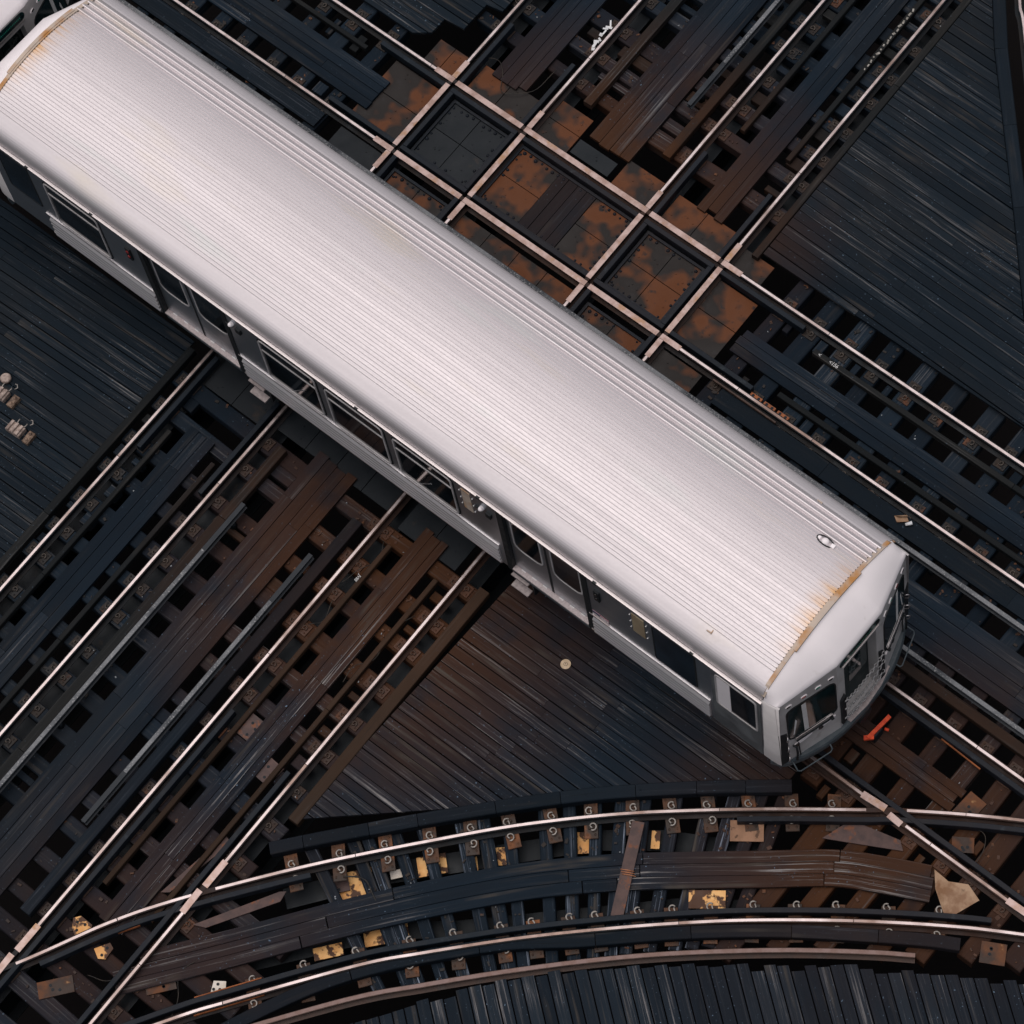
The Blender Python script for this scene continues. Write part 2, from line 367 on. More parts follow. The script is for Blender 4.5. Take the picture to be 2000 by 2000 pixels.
# rails of tracks A and B (along x); gaps are the flangeways of tracks C and D
for (Tk,nm,lab) in ((TA,'A',("polished rail in front of the train that crosses the outer curved rail","polished rail leaving the train's front on its far side")),
                    (TB,'B',("polished rail crossing the square diamonds nearest to the train roof","polished rail crossing the square diamonds farthest from the train roof"))):
    for i,s in enumerate((-1,1)):
        v=s*HG; y=Tk.o[1]+v; gaps=[]; wide=[]
        for Tc in (TC,TD):
            for q in (-1,1):
                xc=xr(Tc,q*HG,y); g0,g1=(xc+.036,xc+.036+FW) if q<0 else (xc-.036-FW,xc-.036)
                gaps.append((g0,g1))
        gl=sorted(gaps)
        jn=[-11.6,-3.2,1.9,4.2] if nm=='B' else [2.62,4.05]
        if nm=='B': jn=[-15.2+.6*i,-11.35+1.7*i-.6,-3.05+.5*i,-1.7+.3*i,3.6]
        else: jn=[3.28,5.2] if i==0 else [2.94,5.6]
        tops=straight(Tk,v,-20,8,jn,gaps)
        if nm=='A' and i==0:
            tops=straight(Tk,v,-20,8,jn,gaps+[(2.22,2.86)])
            wide=[([(2.12,y),(2.50,y+.03)],.11),([(2.58,y-.012),(2.80,y-.025)],.10),([(4.55,y),(4.86,y+.01)],.10)]
        if nm=='B':
            a=gl[0][0]-.36; b=gl[-1][1]+.36
            ed=[a]+[q for c in gl for q in c]+[b]
            wide=[([(ed[k],y),(ed[k+1],y)],.092) for k in range(0,len(ed),2)]
            tops=straight(Tk,v,-20,8,jn,gaps+[(a,b)])
        rail_thing([[Tk.P(-20,v),Tk.P(8,v)]],tops,lab[i],wide=wide)
# rails of tracks C and D (along y), interrupted by rails A and B and their flangeways
CD=((TC,("polished rail of the left cross track, beside the deck with two fittings","polished rail of the left cross track, on its right side")),
    (TD,("polished rail of the right cross track, running to the lower left corner","polished rail of the right cross track, beside the wooden triangle")))
for Tk,lab in CD:
    for i,s in enumerate((-1,1)):
        v=s*HG; gaps=[]
        for yy,q in ((ra[0],-1),(ra[1],1),(rb[0],-1),(rb[1],1)):
            gaps.append((yy-.048,yy+.036+FW) if q<0 else (yy-.036-FW,yy+.048))
        gaps.sort(); a=gaps[2][0]-.34; b=gaps[3][1]+.34
        jn=[-3.3,-8.2,8.1] if Tk is TC else [-4.25,-9.6,6.75+.3*i]
        if Tk is TC and i==1: jn=[-2.72,-7.9,6.12]
        if Tk is TD and i==1: jn=[-5.17,-8.75,6.45]
        extra=[]; wide=[([Tk.P(q0,v),Tk.P(q1,v)],.088) for q0,q1 in ((a,gaps[2][0]),(gaps[2][1],gaps[3][0]),(gaps[3][1],b))]
        if Tk is TD:
            yc=-7.42 if s>0 else -9.72
            extra=[(yc-.42,yc+.42)]
            wide+=[([Tk.P(yc+.05,v-.0),Tk.P(yc+.50,v)],.10),([Tk.P(yc-.42,v-.01),Tk.P(yc-.03,v-.02)],.10)]
        tops=straight(Tk,v,-14,15,jn,gaps+[(a,b)]+extra)
        rail_thing([[Tk.P(-14,v),Tk.P(15,v)]],tops,lab[i],wide=wide,dz=-.002)
# ------------------------------------------------------------------ guard rails
def guard(paths,label,w=.075,top=-.004,name='guard_rail',mt='guard',cat='guard rail',group='dark guard rails',z0=-.148):
    if len(paths)==1:
        b=MB(); b.sweep(paths[0],barp(w,z0,top)); return tag(b.build(name,M[mt]),label,cat,group)
    o=tag(empty(name,(paths[0][0][0],paths[0][0][1],0)),label,cat,group); ox,oy=paths[0][0][:2]
    for pth in paths:
        b=MB(); b.sweep([(q[0]-ox,q[1]-oy) for q in pth],barp(w,z0,top)); b.build('guard_section',M[mt],o)
    return o
GO=.036+FW+.0375
def gx(T,q,y): return xr(T,q*HG,y)
for s,lab in ((-1,'dark guard rail through the diamonds along the rail nearest to the train roof'),(1,'dark guard rail through the diamonds along the rail farthest from the train roof')):
    y=TB.o[1]+s*(HG-GO); parts=[]; ed=[-11.15]
    for Tc in (TC,TD):
        for q in (-1,1):
            xc=gx(Tc,q,y)
            ed+= [xc-.046,xc+.036+FW] if q<0 else [xc-.036-FW,xc+.046]
    ed.append(-2.9)
    guard([[(ed[k],y),(ed[k+1],y)] for k in range(0,len(ed),2)],lab)
for Tk,nm in ((TC,'left'),(TD,'right')):
    for s in (-1,1):
        v=s*(HG-GO); parts=[]; ed=[2.1]
        for yy,q in ((rb[0],-1),(rb[1],1)):
            if q<0: ed+=[yy-.046,yy+.036+FW+.079]
            else: ed+=[yy-.036-FW-.079,yy+.046]
        ed.append(5.9)
        guard([[Tk.P(ed[k],v),Tk.P(ed[k+1],v)] for k in range(0,len(ed),2)],'dark guard rail inside the %s cross track at the diamonds, by its %s rail'%(nm,'left' if s<0 else 'right'))
        lo=-3.0 if Tk is TC else (-12 if s<0 else -12)
        hi=-1.2
        if Tk is TD: hi=-5.4 if s>0 else -5.2
        guard([Tk.P(lo,v) and [Tk.P(lo,v),Tk.P(hi,v)]],'dark guard rail of the %s cross track below the train, along its %s rail'%(nm,'left' if s<0 else 'right'))
guard([[(1.0,-HG+GO),(7,-HG+GO)]],'dark guard rail along the train track rail that crosses the curve')
guard([[(1.0,HG-GO),(7,HG-GO)]],'dark guard rail along the far rail in front of the train')
# ------------------------------------------------------------------ the curve
curveO=crom([(-6.9,-12.2),(-5.57,-10.01),(-4.85,-8.60),(-4.34,-7.78),(-3.65,-6.83),(-2.99,-5.98),(-2.10,-4.92),(-1.31,-4.02),(-.39,-3.10),(.43,-2.38),(1.35,-1.63),(2.26,-.93),(2.72,-.58),(4.06,.29),(7.2,2.1)])
curveI=crom([(-5.0,-12.0),(-3.34,-9.20),(-2.78,-8.35),(-1.74,-6.89),(-1.16,-6.21),(-.27,-5.24),(.62,-4.36),(1.41,-3.63),(2.1,-3.04),(3.09,-2.27),(4.11,-1.55),(5.0,-1.0),(7.6,.5)])
def curve_y(x):
    for p,q in zip(curveI,curveI[1:]):
        if p[0]<=x<=q[0]: return p[1]+(q[1]-p[1])*(x-p[0])/(q[0]-p[0])
    return -1.0
def cj(path,cuts,x0=-99,x1=99):
    out=[]; a=x0
    for c0,c1 in sorted(cuts): out.append(cut_path(path,a,c0)); a=c1
    out.append(cut_path(path,a,x1)); return [p for p in out if len(p)>1]
J=.0035
rail_thing([curveO],cj(curveO,[(-5.72,-5.46),(-4.20,-4.00),(2.30,2.74),(-4.78-J,-4.78+J),(-2.79-J,-2.79+J),(.73-J,.73+J),(3.4-J,3.4+J)]),'outer polished rail of the curve, below the wooden triangle',dz=-.005)
rail_thing([curveI],cj(curveI,[(-2.84-J,-2.84+J),(1.30-J,1.30+J),(3.12-J,3.12+J)]),'inner polished rail of the curve, lowest bright rail of the picture',dz=-.006)
guard([cut_path(offset_path(curveI,GO+.005),-3.9,4.55)],'dark guard rail hugging the upper side of the inner curved rail')
guard([cut_path(offset_path(curveO,-(GO+.0)),-5.2,-3.1)],'dark wing rail under the outer curved rail by the left frogs',top=-.009)
guard([cut_path(offset_path(curveO,-(GO+.0)),1.0,5.6)],'dark wing rail under the outer curved rail by the right frog',top=-.009)
gpath=crom([(-3.4,-10.0),(-1.66,-7.50),(-.84,-6.52),(.01,-5.58),(.89,-4.68),(1.68,-3.95),(2.66,-3.13),(3.55,-2.46),(4.05,-2.12)])
gr=MB(); gr.sweep(gpath,RAILP); go=gr.build('restraining_rail',M['rustrail']); tag(go,'rusty brown rail below the lowest polished rail of the curve','rail')
gt=MB(); gt.sweep(gpath,barp(.055,-.003,.001,.002)); gt.build('rail_top',metal('brown_rail_top',(.16,.10,.085),(.24,.165,.15),8,metallic=.3),go)
tm=crom([(-2.95,-9.5),(-1.92,-7.30),(-.62,-5.66),(.42,-4.72),(1.52,-3.70),(2.6,-2.83),(3.92,-1.92),(4.42,-1.62)])
b=MB(); cx=[-9,-1.75,-.62,.55,1.5,2.55,3.5,9]
for k in range(len(cx)-1):
    q=cut_path(tm,cx[k]+.004,cx[k+1]-.004)
    if len(q)>1: b.sweep(q,barp(.18,-.165,-.03,.01))
tag(b.build('curved_timber',M['blue']),'blue black timber strip between the inner curved rail and the rusty rail','timber')
# curb along the triangle deck
curb=crom([(-3.80,-6.40),(-3.24,-5.73),(-2.21,-4.545),(-.95,-3.19),(.22,-2.12),(1.29,-1.245)])
b=MB(); cx=[-3.95,-3.5,-2.9,-2.45,-1.72,-1.1,-.35,.28,.8,1.6]
for k in range(len(cx)-1):
    q=cut_path(curb,cx[k]+.003,cx[k+1]-.003)
    if len(q)>1: b.sweep(q,barp(.185,-.165,.0,.012))
for k in range(9):
    x=-3.6+.55*k; q=cut_path(curb,x,x+.02)
    if q: b.cyl((q[0][0],q[0][1],-.001),(0,0,1),.016,.006,8)
tag(b.build('curved_curb',M['blue']),'raised dark timber curb along the lower edge of the wooden triangle','curb')
b=MB()
for k,(q0,q1) in enumerate((((-4.14,10.85),(-3.45,9.98)),((-3.45,9.98),(-2.55,8.98)),((-2.55,8.98),(-1.6,7.93)),((-1.6,7.93),(-.3,6.45)))):
    b.sweep([q0,(q1[0]-.004,q1[1]+.004)],barp(.2,-.165,.0,.012))
tag(b.build('curved_curb',M['blue']),'raised dark timber curb along the right edge of the upper right deck','curb')
trp=crom([(-4.5,11.9),(-3.74,10.84),(-3.44,10.53),(-2.4,9.35),(-1.2,8.1)])
rail_thing([trp],[trp],'polished rail in the top right corner behind the deck curb',dz=-.004)
# ------------------------------------------------------------------ third rails
def third(T,v,us,lab,z=.09):
    b=MB()
    for u0,u1 in us: b.sweep([T.P(u0,v),T.P(u1,v)],[(-.05,z-.10),(-.05,z-.09),(-.012,z-.08),(-.012,z-.035),(-.036,z-.03),(-.036,z-.003),(.036,z-.003),(.036,z-.03),(.012,z-.035),(.012,z-.08),(.05,z-.09),(.05,z-.10)])
    o=b.build('third_rail',M['thirdside']); tag(o,lab,'third rail','grey third rails')
    t=MB()
    for u0,u1 in us:
        u=u0
        u+=.9 if u0>-19 else 0; ue=u1-.9
        while u<ue-.01:
            e=min(ue,u+2.9); t.sweep([T.P(u,v),T.P(e-.006,v)],barp(.060,z-.003,z+.002,.002)); u=e
    t.build('contact_face',M['third'],o)
    for u0,u1 in us:
        n=max(2,int((u1-u0)/1.6))
        for i in range(n):
            u=u0+.3+(u1-u0-.6)*i/(n-1); p=T.P(u,v); k=MB(); k.cyl((p[0],p[1],ZT),(0,0,1),.06,z-.10-ZT,10,.045); k.build('insulator',M['platedark'],o)
third(TB,-1.30,((-20,8),),'long grey third rail close to the far side of the train roof')
third(TA,.53+HG,((-1.5,8),),'short grey third rail that emerges by the front of the train')
third(TC,1.295,((-11,-2.75),),'grey scuffed third rail beside the left cross track below the train')
third(TD,-1.215,((-7.75,-2.75),),'grey third rail beside the right cross track below the train, ending before the curve')
third(TD,-1.29,((6.35,15),),'grey third rail beside the right cross track at the top of the picture')
# ------------------------------------------------------------------ ties
def tie_mesh(L,k,w=.24,h=.2,mt='wood'):
    b=MB((1,0,0)); random.seed(100+k)
    b.cbox((0,0,-h),(L/2,0,0),(0,w/2,0),h,.014); return b.mesh('tie',M[mt])
plate_b=MB((1,0,0)); plate_b.cbox((0,0,0),(.19,0,0),(0,.095,0),.02,.004)
for sx in (-1,1):
    for sy in (-1,1): plate_b.dome((sx*.15,sy*.055,.019),.016,7,2,.8)
    plate_b.cbox((sx*.085,0,.0),(.012,0,0),(0,.04,0),.045,.006)
plate_me=plate_b.mesh('tie_plate',M['plate'])
M['platecurve']=metal('rusty_tie_plate',(.030,.019,.014),(.085,.040,.022),4,c2=(.20,.075,.028),t2=(.56,.66),s2=1.7)
plate_c=plate_me.copy(); plate_c.materials.clear(); plate_c.materials.append(M['platecurve'])
for v_ in plate_c.vertices: v_.co.x*=1.42
def clip_mesh(mt):
    b=MB(); pts=[]
    for i in range(10):
        a=math.radians(-40+i*31); pts.append((.036*math.cos(a),.033*math.sin(a),.042+.006*math.sin(a)))
    pts.append((.012,-.012,.05)); b.tube(pts,.0085,6); return b.mesh('spring_clip',mt)
clip_d=clip_mesh(M['clipdark']); clip_l=clip_mesh(M['clip'])
TIES={}; TIEPOS=[]
def tie(x,y,ang,L,label,group,rails=(),clips=None,w=.24,dz=0.0,plates=True,mt='wood'):
    """rails: offsets along the tie of the rails it carries"""
    key=(round(L,2),w,random.randint(0,3),mt)
    if key not in TIES: 
        st=random.getstate(); TIES[key]=tie_mesh(L,len(TIES),w,.2,mt); random.setstate(st)
    TIEPOS.append((x,y,ang,L,w,dz)); o=new('railway_tie',TIES[key]); o.location=(x,y,ZT+dz); o.rotation_euler=(random.uniform(-.006,.006),0,ang)
    tag(o,label,'tie',group)
    if plates:
        for r in rails:
            p=new('tie_plate',plate_me,o); p.location=(r+random.uniform(-.006,.006),random.uniform(-.012,.012),.0)
            for sx in (-1,1):
                c=new('spring_clip',clips or clip_d,p); c.location=(sx*.108,random.uniform(-.02,.02),0); c.rotation_euler=(0,0,(0 if sx>0 else math.pi)+random.uniform(-.25,.25))
    return o
def block(x,y,ang,L,w,dz,label,group='filler blocks between the ties'):
    b=MB((1,0,0)); b.cbox((0,0,-.12),(L/2,0,0),(0,w/2,0),.12,.008)
    o=b.build('filler_block',M['edge'] if random.random()<.4 else M['wood']); o.location=(x,y,ZT+dz); o.rotation_euler=(0,0,ang); tag(o,label,'timber block',group)
def run_ties(T,u0,u1,v0,v1,label,group,rails=(-HG,HG),step=.59,blocks=(),pb=.35,along='y',clips=None,dz=0.0):
    n=int(round(abs(u1-u0)/step)); us=[u0+(u1-u0)*i/max(1,n) for i in range(n+1)]
    ang=0.0 if along=='y' else math.pi/2
    for i,u in enumerate(us):
        uu=u+random.uniform(-.045,.045); w=random.choice((.22,.24,.26,.29))
        a0=v0+random.uniform(-.05,.05); a1=v1+random.uniform(-.05,.05); a0=round(a0,1); a1=round(a1,1)
        vm=(a0+a1)/2; x,y=T.P(uu,vm)
        tie(x,y,ang+random.uniform(-.018,.018),a1-a0,label,group,[r-vm for r in rails],clips,w,dz+random.uniform(-.012,.0))
        if i<len(us)-1:
            for (b0,b1,lab) in blocks:
                if random.random()<pb:
                    ww=random.choice((.1,.14,.19)); x,y=T.P(u+step/2+random.uniform(-.04,.04),(b0+b1)/2)
                    block(x,y,ang,b1-b0,ww,-.012,lab)
BL='short dark filler block laid between the ties beside a plank walkway'
run_ties(TC,-12.1,-1.72,-1.0,1.93,'dark tie of the left cross track, below the train','ties of the left cross track below the train',blocks=((.98,1.55,BL),(-.62,-.42,BL),(-.95,-.85,BL)),pb=.55)
run_ties(TC,5.75,13.4,-1.2,1.93,'dark tie of the left cross track, above the diamonds','ties of the left cross track above the diamonds',blocks=((.98,1.55,BL),(.36,.66,BL)),pb=.6)
run_ties(TD,-6.75,-1.75,-1.88,1.1,'dark tie of the right cross track, below the train','ties of the right cross track below the train',blocks=((-1.55,-1.3,BL),(.5,.7,BL)),pb=.5,dz=-.004)
run_ties(TD,5.75,13.4,-1.88,1.1,'dark tie of the right cross track, above the diamonds','ties of the right cross track above the diamonds',blocks=((-1.5,-1.05,BL),(-.68,-.45,BL),(.42,.7,BL)),pb=.6,dz=-.004)
run_ties(TD,-11.6,-7.35,-1.9,2.2,'long dark tie under the frogs where the curve meets the right cross track','ties under the left frogs',rails=(-HG,HG),dz=-.004,step=.56)
run_ties(TB,-20,-11.2,-1.9,1.1,'dark tie left of the diamonds on the far track','ties of the far track left of the diamonds',along='x',blocks=((.3,.6,BL),(-.62,-.42,BL)),pb=.45)
run_ties(TB,-3.42,7,-1.9,1.3,'dark tie right of the diamonds on the far track','ties of the far track right of the diamonds',along='x',blocks=((.46,.68,BL),(-.68,-.46,BL)),pb=.55)
xk=1.38
while xk<7.2:
    yI=min(-1.15,curve_y(xk)-.48) if xk>1.75 else -1.0
    v0=round(yI,1); vm=(v0+1.9)/2; w_=random.choice((.24,.26,.29,.31))
    tie(xk,vm,math.pi/2+random.uniform(-.02,.03),1.9-v0,'dark tie in front of the train, under the right frog','ties in front of the train',[r-vm for r in (-HG,HG)],None,w_,-.004-random.uniform(0,.012))
    for b0,b1 in ((.9,1.4),(-.45,-.25),(-1.1,-.9)):
        if random.random()<.5: block(xk+.25+random.uniform(-.04,.04),(b0+b1)/2,math.pi/2,b1-b0,random.choice((.1,.14)),-.012,BL)
    xk+=random.uniform(.47,.56)
# fan of ties under the curve
mid=offset_path(curveO,-.80)
acc=0; last=mid[0]; nxt=0; first=True
for q in mid:
    acc+=math.hypot(q[0]-last[0],q[1]-last[1]); last=q
    if q[0]<-2.45 or q[0]>1.75: continue
    if first: nxt=acc; first=False
    if acc>=nxt:
        nxt+=.335; a=-math.radians(24+50*(q[0]+2.45)/4.2)
        L=2.3; tie(q[0],q[1],a+random.uniform(-.02,.02),L,'dark tie fanned out under the curve below the wooden triangle','ties under the curve',plates=False,w=random.choice((.17,.18,.2)),dz=-.008-random.uniform(0,.03),mt='scuffed')
# plates with bright clips along the curved rails
def nearest_dir(path,x):
    for i in range(len(path)-1):
        if path[i][0]<=x<=path[i+1][0]:
            t=(x-path[i][0])/(path[i+1][0]-path[i][0]); return (x,path[i][1]+t*(path[i+1][1]-path[i][1])),math.atan2(path[i+1][1]-path[i][1],path[i+1][0]-path[i][0])
def curve_plates(path,xs,lab,offs=(-.115,.115)):
    for x in xs:
        (px,py),a=nearest_dir(path,x)
        p=new('tie_plate',plate_c); p.location=(px,py,ZT); p.rotation_euler=(0,0,a+math.pi/2+random.uniform(-.12,.12)); tag(p,lab,'tie plate',lab)
        for ox in offs:
            c=new('spring_clip',clip_l,p); c.location=(ox+random.uniform(-.006,.006),random.uniform(-.03,.03),.008 if abs(ox)<.2 else .03); c.scale=(1.4,1.4,1.3); c.rotation_euler=(0,0,(0 if ox>0 else math.pi)+random.uniform(-.3,.3))
curve_plates(curveO,[-3.35,-2.95,-2.52,-2.12,-1.75,-1.38,-.98,-.6,-.18,.22,.62,1.05,1.5,1.95],'brown tie plate with pale spring clips on the outer curved rail')
curve_plates(curveI,[-2.6,-2.18,-1.72,-1.28,-.85,-.42,-.12,.22,.5,.9,1.22,1.62,2.05,2.5,2.95,3.5,4.05],'brown tie plate with pale spring clips on the inner curved rail',(-.105,.235))
# ------------------------------------------------------------------ plank decks
def deck(name,poly,ang,pw,z,mt,label,cat='deck',joint=3.2,th=.05,gap=.0135,jit=0.0):
    c,s=math.cos(ang),math.sin(ang); o=poly[0]
    loc=[((x-o[0])*c+(y-o[1])*s,-(x-o[0])*s+(y-o[1])*c) for x,y in poly]
    b=MB((1,0,0)); v=min(q[1] for q in loc); v1=max(q[1] for q in loc)
    while v<v1:
        w=pw*random.uniform(.9,1.1)
        st=clip(clip(loc,0,-1,-v),0,1,v+w-gap*random.uniform(.6,1.5))
        if len(st)>2:
            x0=min(q[0] for q in st); x1=max(q[0] for q in st); cuts=[x0]; x=x0+random.uniform(.4,1)*joint
            while x<x1-.4: cuts.append(x); x+=joint*random.uniform(.75,1.2)
            cuts.append(x1)
            for k in range(len(cuts)-1):
                pc=clip(clip(st,-1,0,-cuts[k]-(.002 if k else 0)),1,0,cuts[k+1]-(.002 if k<len(cuts)-2 else 0)-(random.uniform(0,jit) if k==len(cuts)-2 else 0))
                if jit: pc=clip(pc,-1,0,-(x0+random.uniform(0,jit)))
                if len(pc)>2: b.prism(pc,z-th,z+random.uniform(-.004,.003))
        v+=w
    ob=b.build(name,M[mt]); ob.location=(o[0],o[1],0); ob.rotation_euler=(0,0,ang); tag(ob,label,cat,'plank decks'); return ob
def ex(y): return SK*y
deck('plank_deck',[(-20,-9),(-10.03+ex(-9),-9),(-10.03+ex(-1.2),-1.2),(-20,-1.2)],.045,.142,-.055,'deck','dark plank deck at the left edge holding two rusty cast fittings',joint=4)
deck('plank_deck',[(-4.16,5.07),(2.6,5.07),(-.42,6.42),(-1.68,7.86),(-2.63,8.91),(-3.53,9.91),(-4.20,10.75),(-4.34,10.75)],-.026,.152,-.055,'deck','wide dark plank deck in the upper right, pointed at its top',joint=3.6)
deck('plank_deck',[(-3.80,-5.84),(-2.24,-4.42),(-1.03,-3.13),(.14,-2.05),(1.2,-1.19),(1.2,-1.02),(-3.74+ex(-1),-1.02)],.02,.15,-.055,'worn','worn triangular plank deck between the train and the curve',joint=3.0)
bt=[(-2.2,-9.0),(-1.13,-7.27),(-.54,-6.36),(.03,-5.66),(.45,-5.20),(1.48,-4.29),(3.36,-2.80),(5.36,-1.52),(8,.1)]
bt=[(x,y-.0) for x,y in bt]
db=[(2.4,-12)]+bt+[(12,-3)]
def deck_fan():
    ang=math.radians(-37.5); c,s=math.cos(ang),math.sin(ang); b=MB((1,0,0)); o=(0,-5.7)
    path=bt; L=0; pts=[]
    tot=0; seg=[]
    for i in range(len(path)-1):
        d=math.hypot(path[i+1][0]-path[i][0],path[i+1][1]-path[i][1]); seg.append(d); tot+=d
    # planks across: lateral coordinate v is perpendicular to the planks
    vv=[-(x-o[0])*s+(y-o[1])*c for x,y in path]; uu=[(x-o[0])*c+(y-o[1])*s for x,y in path]
    v=vv[0]
    while v<vv[-1]:
        w=.178*random.uniform(.92,1.08); k=max(i for i in range(len(vv)) if vv[i]<=v); t=(v-vv[k])/(vv[k+1]-vv[k]); u=uu[k]+t*(uu[k+1]-uu[k])
        u0=u+random.uniform(.0,.05)+random.choice((0,0,0,.06,.0))
        dx=(uu[k+1]-uu[k])/(vv[k+1]-vv[k])*(w)
        b.prism([(u0,v),(u0+3.6,v),(u0+3.6,v+w-.020),(u0+dx*.6,v+w-.020)],-.12,-.065+random.uniform(-.006,.006)); v+=w
    ob=b.build('plank_deck',M['wornblue']); ob.location=(o[0],o[1],0); ob.rotation_euler=(0,0,ang)
    tag(ob,'weathered plank deck along the bottom edge below the rusty rail','deck','plank decks')
deck_fan()
deck('plank_deck',[(-20,4.87),(-10.90,4.87),(-10.66,5.05),(-10.66,5.36),(-10.30,5.40),(-10.30,5.95),(-10.02,6.0),(-10.05,8.0),(-10.12,13),(-20,13)],0,.168,-.055,'deck','dark plank deck behind the far track at the top left, with stepped plank ends',joint=4)
# ------------------------------------------------------------------ plank walkways and long timbers
def walk(T,vs,u0,u1,label,mt='wood',z=-.105,th=.055,joint=3.4,jit=.12,ends=None):
    b=MB((T.d[0],T.d[1],0)); 
    for i in range(len(vs)-1):
        a,c=vs[i]+.004,vs[i+1]-.005; x=u0+(random.uniform(0,jit) if ends is None else 0); e=u1-random.uniform(0,jit); cuts=[x]; y=x+joint*random.uniform(.3,1.1)
        while y<e-.5: cuts.append(y); y+=joint*random.uniform(.8,1.2)
        cuts.append(e)
        for k in range(len(cuts)-1):
            p=[T.P(cuts[k]+.002,a),T.P(cuts[k+1]-.002,a),T.P(cuts[k+1]-.002,c),T.P(cuts[k]+.002,c)]
            b.prism(p,z-th,z+random.uniform(-.005,.004),(T.d[0],T.d[1],0))
    return tag(b.build('plank_walkway',M[mt]),label,'walkway','plank walkways between the rails')
walk(TC,(-.24,-.08,.08,.24),-13,-2.2,'plank walkway inside the left cross track below the train')
walk(TC,(-.36,-.20,-.04,.12,.27),5.05,14,'plank walkway inside the left cross track above the diamonds')
walk(TD,(-.20,-.05,.11,.24),-8.6,-1.3,'brown plank walkway inside the right cross track below the train',mt='worn')
walk(TD,(-.20,-.04,.12,.28),5.1,14,'plank walkway inside the right cross track above the diamonds')
walk(T((-6.985,0),(SK,1),(1,0)),(-.37,-.185,0,.185,.36),-13,-1.35,'wide plank walkway between the two cross tracks below the train')
walk(T((-6.985,0),(SK,1),(1,0)),(-.40,-.20,0,.19,.37),5.06,14,'wide plank walkway between the two cross tracks above the diamonds')
walk(TB,(-.40,-.25,-.08,.05,.19),-20,-10.55,'plank walkway inside the far track left of the diamonds')
walk(TB,(-.29,-.14,.0,.13),-3.62,8,'plank walkway inside the far track right of the diamonds')
walk(TA,(-.20,-.06,.06,.19),1.15,3.25,'short plank walkway in front of the train')
walk(TA,(1.50,1.68,1.86,2.04,2.24),-3.5,8,'dark plank walkway between the third rails right of the train front')
walk(TB,(-1.13,-.84),-3.3,8,'single wide blue black plank beside the long third rail right of the diamonds',mt='blue')
walk(TB,(-1.13,-.84),-20,-11.0,'single wide blue black plank beside the long third rail at the top left',mt='blue')
def timber(T,v,u0,u1,w,top,label,mt='edge',z0=-.168):
    b=MB(); u=u0
    while u<u1-.02:
        e=min(u1,u+random.uniform(3.2,4.6)); b.sweep([T.P(u,v),T.P(e-.008,v)],barp(w,z0,top,.008)); u=e
    return tag(b.build('guard_timber',M[mt]),label,'timber','long guard timbers')
for Tk,nm,lo,hi in ((TC,'left',-13,-2.5),(TD,'right',-8.2,-1.9)):
    for s in (-1,1):
        timber(Tk,s*.44,lo,hi,.075,-.07,'long timber inside the %s cross track below the train, by its %s rail'%(nm,'left' if s<0 else 'right'),mt='edge' if nm=='left' else 'browntimber')
timber(TD,-.42,6.55,14,.08,-.07,'long timber inside the right cross track above the diamonds, along its left rail')
timber(TD,.45,6.55,14,.08,-.07,'long timber inside the right cross track above the diamonds, along its right rail')
timber(TC,1.13,-12,-1.7,.15,-.04,'broad timber between the left cross track and its grey third rail')
timber(TC,1.20,5.5,14,.15,-.04,'broad timber right of the left cross track above the diamonds')
timber(TD,-1.08,5.5,14,.14,-.04,'broad brown timber left of the right cross track above the diamonds')
timber(TD,-1.05,-9.2,-1.9,.17,-.02,'broad blue black timber between the right cross track and its third rail',mt='blue')
timber(TD,1.03,4.95,10.7,.11,-.045,'edge timber of the upper right deck beside the right cross track')
timber(TD,1.12,-5.9,-1.6,.17,-.035,'worn edge timber along the left side of the wooden triangle',mt='browntimber')
timber(TC,-1.04,-12,-1.3,.12,-.04,'edge timber of the left deck beside the left cross track')
timber(TB,.43,-2.58,8,.085,-.07,'long timber inside the far track right of the diamonds, on its far side')
timber(TB,-.43,-2.56,8,.085,-.07,'long timber inside the far track right of the diamonds, on its near side')
timber(TB,.43,-20,-11.3,.07,-.07,'long timber inside the far track at the top left')
timber(TA,1.12,1.2,8,.15,-.05,'broad timber between the far rail and the short third rail by the train front')
# bent walkway inside the curve
def bent(paths,label,mt='worn'):
    b=MB()
    for pth in paths:
        b.setdir((pth[1][0]-pth[0][0],pth[1][1]-pth[0][1],0))
        b.sweep(pth,barp(pth_w,-.155,-.10+random.uniform(-.006,.004),.004))
    return tag(b.build('plank_walkway',M[mt]),label,'walkway','plank walkways between the rails')
pth_w=.170
lines=[]
cl=crom([(-4.3,-9.1),(-3.35,-7.85),(-2.45,-6.62),(-1.87,-5.87),(-1.2,-5.06),(-.57,-4.37),(.22,-3.62),(.9,-3.05),(1.7,-2.40),(2.42,-1.81),(3.0,-1.47),(3.62,-1.16)],8)
for k in (-1,0,1):
    ln=offset_path(cl,k*.176); cuts=[-4.4+.1*k,-2.5+.10*k,-.62-.25*k+.3,.40+.12*k,2.44,3.64-.1*k]
    if k==1: cuts=[-4.2,-2.05,.32,2.40,3.5]
    for q0,q1 in zip(cuts,cuts[1:]):
        q=cut_path(ln,q0+.006,q1-.006)
        if len(q)>1: lines.append(q)
bent(lines,'bent plank walkway between the two curved rails')
M['rustchip']=metal('rust_flake',(.035,.017,.010),(.11,.043,.018),20,bump=0)
M['grit']=metal('pale_grit',(.16,.18,.20),(.30,.31,.32),20,bump=0)
